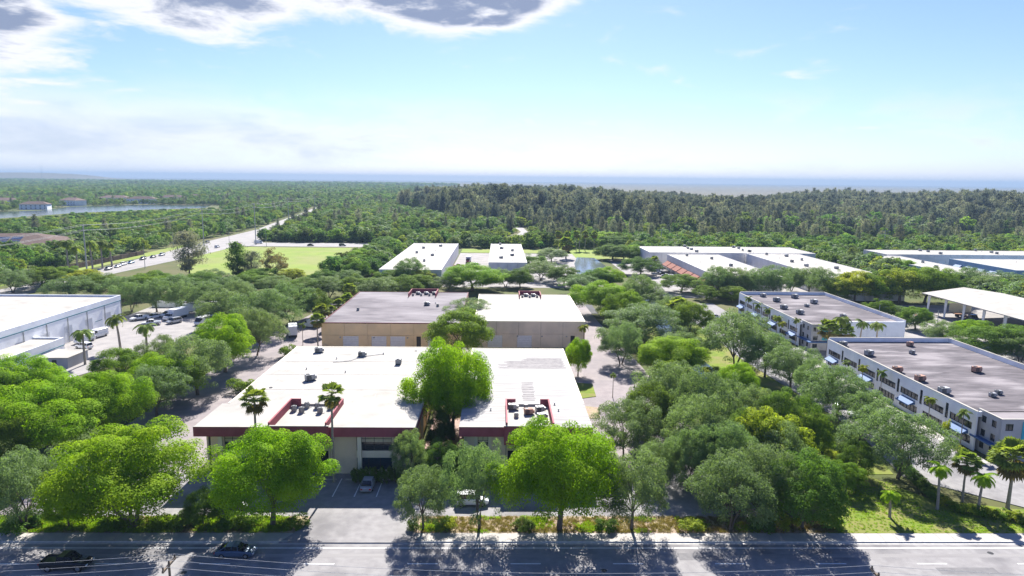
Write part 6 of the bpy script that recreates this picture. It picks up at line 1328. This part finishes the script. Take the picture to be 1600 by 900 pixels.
box_truck(-59.5, 194, .3, 'white truck parked under the oaks beside the drive to the rear', L=4.5)
car('van', 'white', -57.0, 204.5, 1.2, 'white van at the side of the grey-roofed warehouse')
g_ = 'trucks by the canopy'
box_truck(139, 219, 2.6, 'flatbed truck with dark cab left of the canopy', False, 'black', 8, g_); box_truck(146, 198, 3.6, 'flatbed truck with dark cab in front of the canopy', False, 'black', 8, g_); box_truck(134, 226, 2.5, 'flatbed truck with white cab behind the others by the canopy', False, 'white', 8, g_); box_truck(158, 222, 3.1, 'blue-cab flatbed under the canopy', False, 'blue', 7, g_); box_truck(130, 214, 2.6, 'grey-cab flatbed farthest left by the canopy', False, 'grey', 8, g_)
car('pickup', 'sky', 166, 196, 2.0, 'blue pickup under the front of the canopy', g_)
g_ = 'cars in the office car park'
for i, (x, y, c, k) in enumerate([(70.5, 126, 'white', 'suv'), (70.8, 132, 'silver', 'sedan'), (70.5, 140, 'grey', 'suv'), (71, 150, 'white', 'sedan'), (71, 160, 'black', 'suv'), (71.3, 172, 'white', 'suv'), (71.5, 176, 'silver', 'sedan'), (71.4, 180, 'white', 'pickup'), (71.2, 186, 'blue', 'sedan'), (71.4, 193, 'black', 'suv'), (71.5, 215, 'grey', 'suv'), (71.2, 222, 'white', 'sedan')]): car(k, c, x, y, W_ + (.1 if i % 2 else -.05), '%s %s vehicle from the front in the office car park row' % (ORD[i], {'white': 'white', 'silver': 'silver', 'grey': 'grey', 'black': 'black', 'blue': 'blue'}[c]), g_, .11)
g_ = 'cars before the red awnings'
for i, (x, y, c) in enumerate([(79.5, 300, 'white'), (79.6, 308, 'silver'), (79.8, 316, 'white'), (80, 323, 'grey'), (80.2, 329, 'black'), (80.5, 335, 'white'), (80.5, 341, 'blue')]): car('sedan' if i % 2 else 'suv', c, x, y, W_, '%s car from the front before the red awnings, %s' % (ORD[i], c), g_, .06)
g_ = 'cars in the far truck court'
for i, (x, y, c, k) in enumerate([(-21.5, 330, 'white', 'van'), (-21.3, 342, 'blue', 'suv'), (-21, 352, 'red', 'pickup'), (-13, 360, 'white', 'sedan'), (-12.5, 345, 'silver', 'suv'), (-54, 310, 'silver', 'sedan'), (-54, 318, 'white', 'suv'), (-54, 327, 'grey', 'sedan')]): car(k, c, x, y, W_, ('%s vehicle from the front in the court between the far roofs, %s' if i < 5 else '%s car at the left side of the long far roof, %s') % (ORD[i if i < 5 else i - 5], c), g_, .06)
box_truck(-17, 372, 3.1, 'red-brown truck body between the far roofs', True, 'red', 6)
g_ = 'cars on the avenue'
cols = ['black', 'grey', 'silver', 'white', 'sky', 'grey', 'black', 'silver', 'red', 'white', 'grey', 'black']
for i, (x, y) in enumerate([(-192, 306), (-188.5, 330), (-189.5, 340), (-191, 347.5), (-191.4, 356), (-193.5, 372), (-193, 382), (-193, 392), (-178, 405), (-181, 440), (-197, 452), (-200, 470)]): car('suv' if i % 2 else 'sedan', cols[i], x, y, (S_ if x < -185 else N_), '%s car counted from the front on the avenue, %s' % (ORD[i], 'pale blue' if cols[i] == 'sky' else cols[i]), g_, .08)
g_ = 'cars on the cross street'
for i, (x, y, c, k) in enumerate([(-165, 470, 'white', 'van'), (-126, 457, 'black', 'sedan'), (-105, 458, 'grey', 'suv'), (-176, 462, 'red', 'sedan')]): car(k, c, x, y, E_, '%s %s crossing the street beyond the field' % (c, 'van' if k == 'van' else 'car'), g_, .08)
# ------------------------------------------------------------------ poles, wires, mast, walls
def pole(name, label, x, y, h, r=.2, m='pole_concrete', arms=(), cat='pole', group=None):
    t = thing(name, label, cat, (x, y, 0), 0, group); obj('shaft', MB().tube([(0, 0, 0), (0, 0, h)], [r, r * .6], 8).mesh('shaft'), m, t)
    for (z, L, ax) in arms:
        a = obj('crossarm', (MB().box(-L, L, -.08, .08, z - .1, z + .1) if ax == 'x' else MB().box(-.08, .08, -L, L, z - .1, z + .1)).mesh('crossarm'), m, t)
        for s in (-1, 0, 1): obj('insulator', MB().cyl(s * L * .9 if ax == 'x' else 0, 0 if ax == 'x' else s * L * .9, z + .1, z + .4, .07, 6).mesh('insulator'), 'dark_metal', a)
    return t
AVP = [(-188, 180, 23.6), (-185.5, 308, 23.6), (-176, 409, 26.5), (-164, 462, 28), (-196, 640, 26), (-214, 800, 26)]
for i, (x, y, h) in enumerate(AVP[1:]): pole('utility_pole', '%s tall power pole along the avenue, counted from the front' % ORD[i], x, y, h, .38, arms=[(h - .6, 1.6, 'x'), (h - 3, 1.3, 'x')], group='tall power poles along the avenue')
for i, (x, y, h) in enumerate([(-174, 336, 11), (-172, 437, 10.6), (-152, 447, 12.9), (-206, 434, 10.5)]): pole('street_lamp', '%s slim lamp post by the avenue, counted from the front' % ['first', 'third', 'fourth', 'second'][i], x, y, h, .16, arms=(), cat='lamp post', group='lamp posts by the avenue')
pole('utility_pole', 'lone power pole with two crossarms at the edge of the wood on the right', 268, 470, 13.5, .3, arms=[(12.6, 2.6, 'x'), (10.5, 2.6, 'x')])
pole('utility_pole', 'slim power pole before the wood above the wide white warehouse', 112, 470, 13, .25, arms=[(12, 2, 'x')])
for i, (x, y, h) in enumerate([(118, 206, 8), (147.5, 193, 7.5), (134, 202, 7)]): pole('lamp_post', ['lamp post behind the far office', 'lamp post at the front of the truck canopy', 'lamp post among the flatbed trucks'][i], x, y, h, .14, cat='lamp post', group='lamp posts by the truck canopy')
def wire(label, a, b, sag, r, group, k=14):
    a, b = Vector(a), Vector(b); pts = [a.lerp(b, i / k) - Vector((0, 0, sag * 4 * (i / k) * (1 - i / k))) for i in range(k + 1)]
    o = obj('power_wire', MB().tube([tuple(p) for p in pts], r, 5), 'wire'); return tag(o, label, 'wire', group)
for i in range(len(AVP) - 1):
    (x0, y0, h0), (x1, y1, h1) = AVP[i], AVP[i + 1]
    for j, (dx, dz) in enumerate(((-1.4, -.3), (1.4, -.3), (-1.1, -2.7), (1.1, -2.7))):
        wire('%s of the four wires in the %s span from the front along the avenue' % (['upper left', 'upper right', 'lower left', 'lower right'][j], ORD[i]), (x0 + dx, y0, h0 + dz), (x1 + dx, y1, h1 + dz), 2.2, .035, 'power wires along the avenue')
NP = [(-92.5, 56), (-29.3, 56.9), (33.7, 55.0), (96, 55)]
for i, (x, y) in enumerate(NP[1:3]):
    t = pole('utility_pole', ['roadside power pole at the bottom edge, left one', 'roadside power pole at the bottom edge, right one'][i], x, y, 11.0, .17, 'pole_wood', [(10.7, 1.2, 'y')], group='power poles on the near side of the front road')
for i in range(3):
    for j, dy in enumerate((-1.05, 0, 1.05)): wire('%s wire of the %s span along the near side of the front road' % (['nearest', 'middle', 'farthest'][j], ['left', 'middle', 'right'][i]), (NP[i][0], NP[i][1] + dy, 11.15), (NP[i + 1][0], NP[i + 1][1] + dy, 11.15), 1.3, .014, 'power wires along the front road', 18)
t = thing('radio_mast', 'thin radio mast on the left horizon', 'mast', (-3270, 5000, 0)); mb = MB()
for s in ((-1.2, -.7), (1.2, -.7), (0, 1.4)): mb.tube([(s[0], s[1], 0), (s[0], s[1], 108)], .5, 4)
obj('lattice', mb.mesh('lattice'), 'grey_metal', t); obj('tip', MB().tube([(0, 0, 108), (0, 0, 114)], .4, 5).mesh('tip'), 'grey_metal', t)
t = thing('boundary_wall', 'long dark wall along the left side of the avenue', 'wall', (-206, 350, 0))
for k in range(14): obj('wall_panel', MB().box(-206.2, -205.9, 286 + k * 8, 286 + k * 8 + 7.7, 0, 2.4), 'roof_brown', t); obj('post', MB().box(-206.3, -205.8, 286 + k * 8 - .3, 286 + k * 8, 0, 2.7), 'roof_brown', t)
t = thing('yard_wall', 'low white wall at the back of the truck yard', 'wall', (-112, 236, 0))
for k in range(6): obj('wall_panel', MB().box(-120.5 + k * 5.8, -114.8 + k * 5.8, 235.5, 235.8, 0, 2.2), 'white_wall', t)
t = thing('railing', 'white pipe railing beside the entrance drive under the oak', 'railing', (-10.9, 84, .13))
for yy in (-1.6, 0, 1.6): obj('post', MB().tube([(0, yy, 0), (0, yy, 1.15)], .05, 6).mesh('post'), 'paint_white', t)
obj('rail', MB().tube([(0, -1.6, 1.12), (0, 1.6, 1.12)], .05, 6).mesh('rail'), 'paint_white', t); obj('rail', MB().tube([(0, -1.6, .6), (0, 1.6, .6)], .04, 6).mesh('rail'), 'paint_white', t)
t = thing('dumpster', 'grey dumpster in the yard behind the cream-roofed building', 'dumpster', (-46, 174.5, .1))
obj('bin', MB().prism([(-1.2, -.8), (1.2, -.8), (1.1, .8), (-1.1, .8)], .1, 1.3).mesh('bin'), 'grey_metal', t); obj('lid', MB().box(-1.22, 1.22, -.82, .82, 1.302, 1.38).mesh('lid'), 'dark_metal', t)
# ------------------------------------------------------------------ haze
hz = MB().box(-15600, 15600, -450, 17600, -5, 120); o = obj('haze', hz, None)
m = bpy.data.materials.new('haze'); m.use_nodes = True; n = m.node_tree.nodes; n.remove(n['Principled BSDF'])
pv = n.new('ShaderNodeVolumePrincipled'); pv.inputs['Color'].default_value = (.31, .44, .61, 1); pv.inputs['Density'].default_value = HAZE; pv.inputs['Anisotropy'].default_value = 0
m.node_tree.links.new(pv.outputs[0], n['Material Output'].inputs['Volume']); o.data.materials.append(m); tag(o, 'thin blue summer haze over the whole plain', 'haze', None, 'stuff')
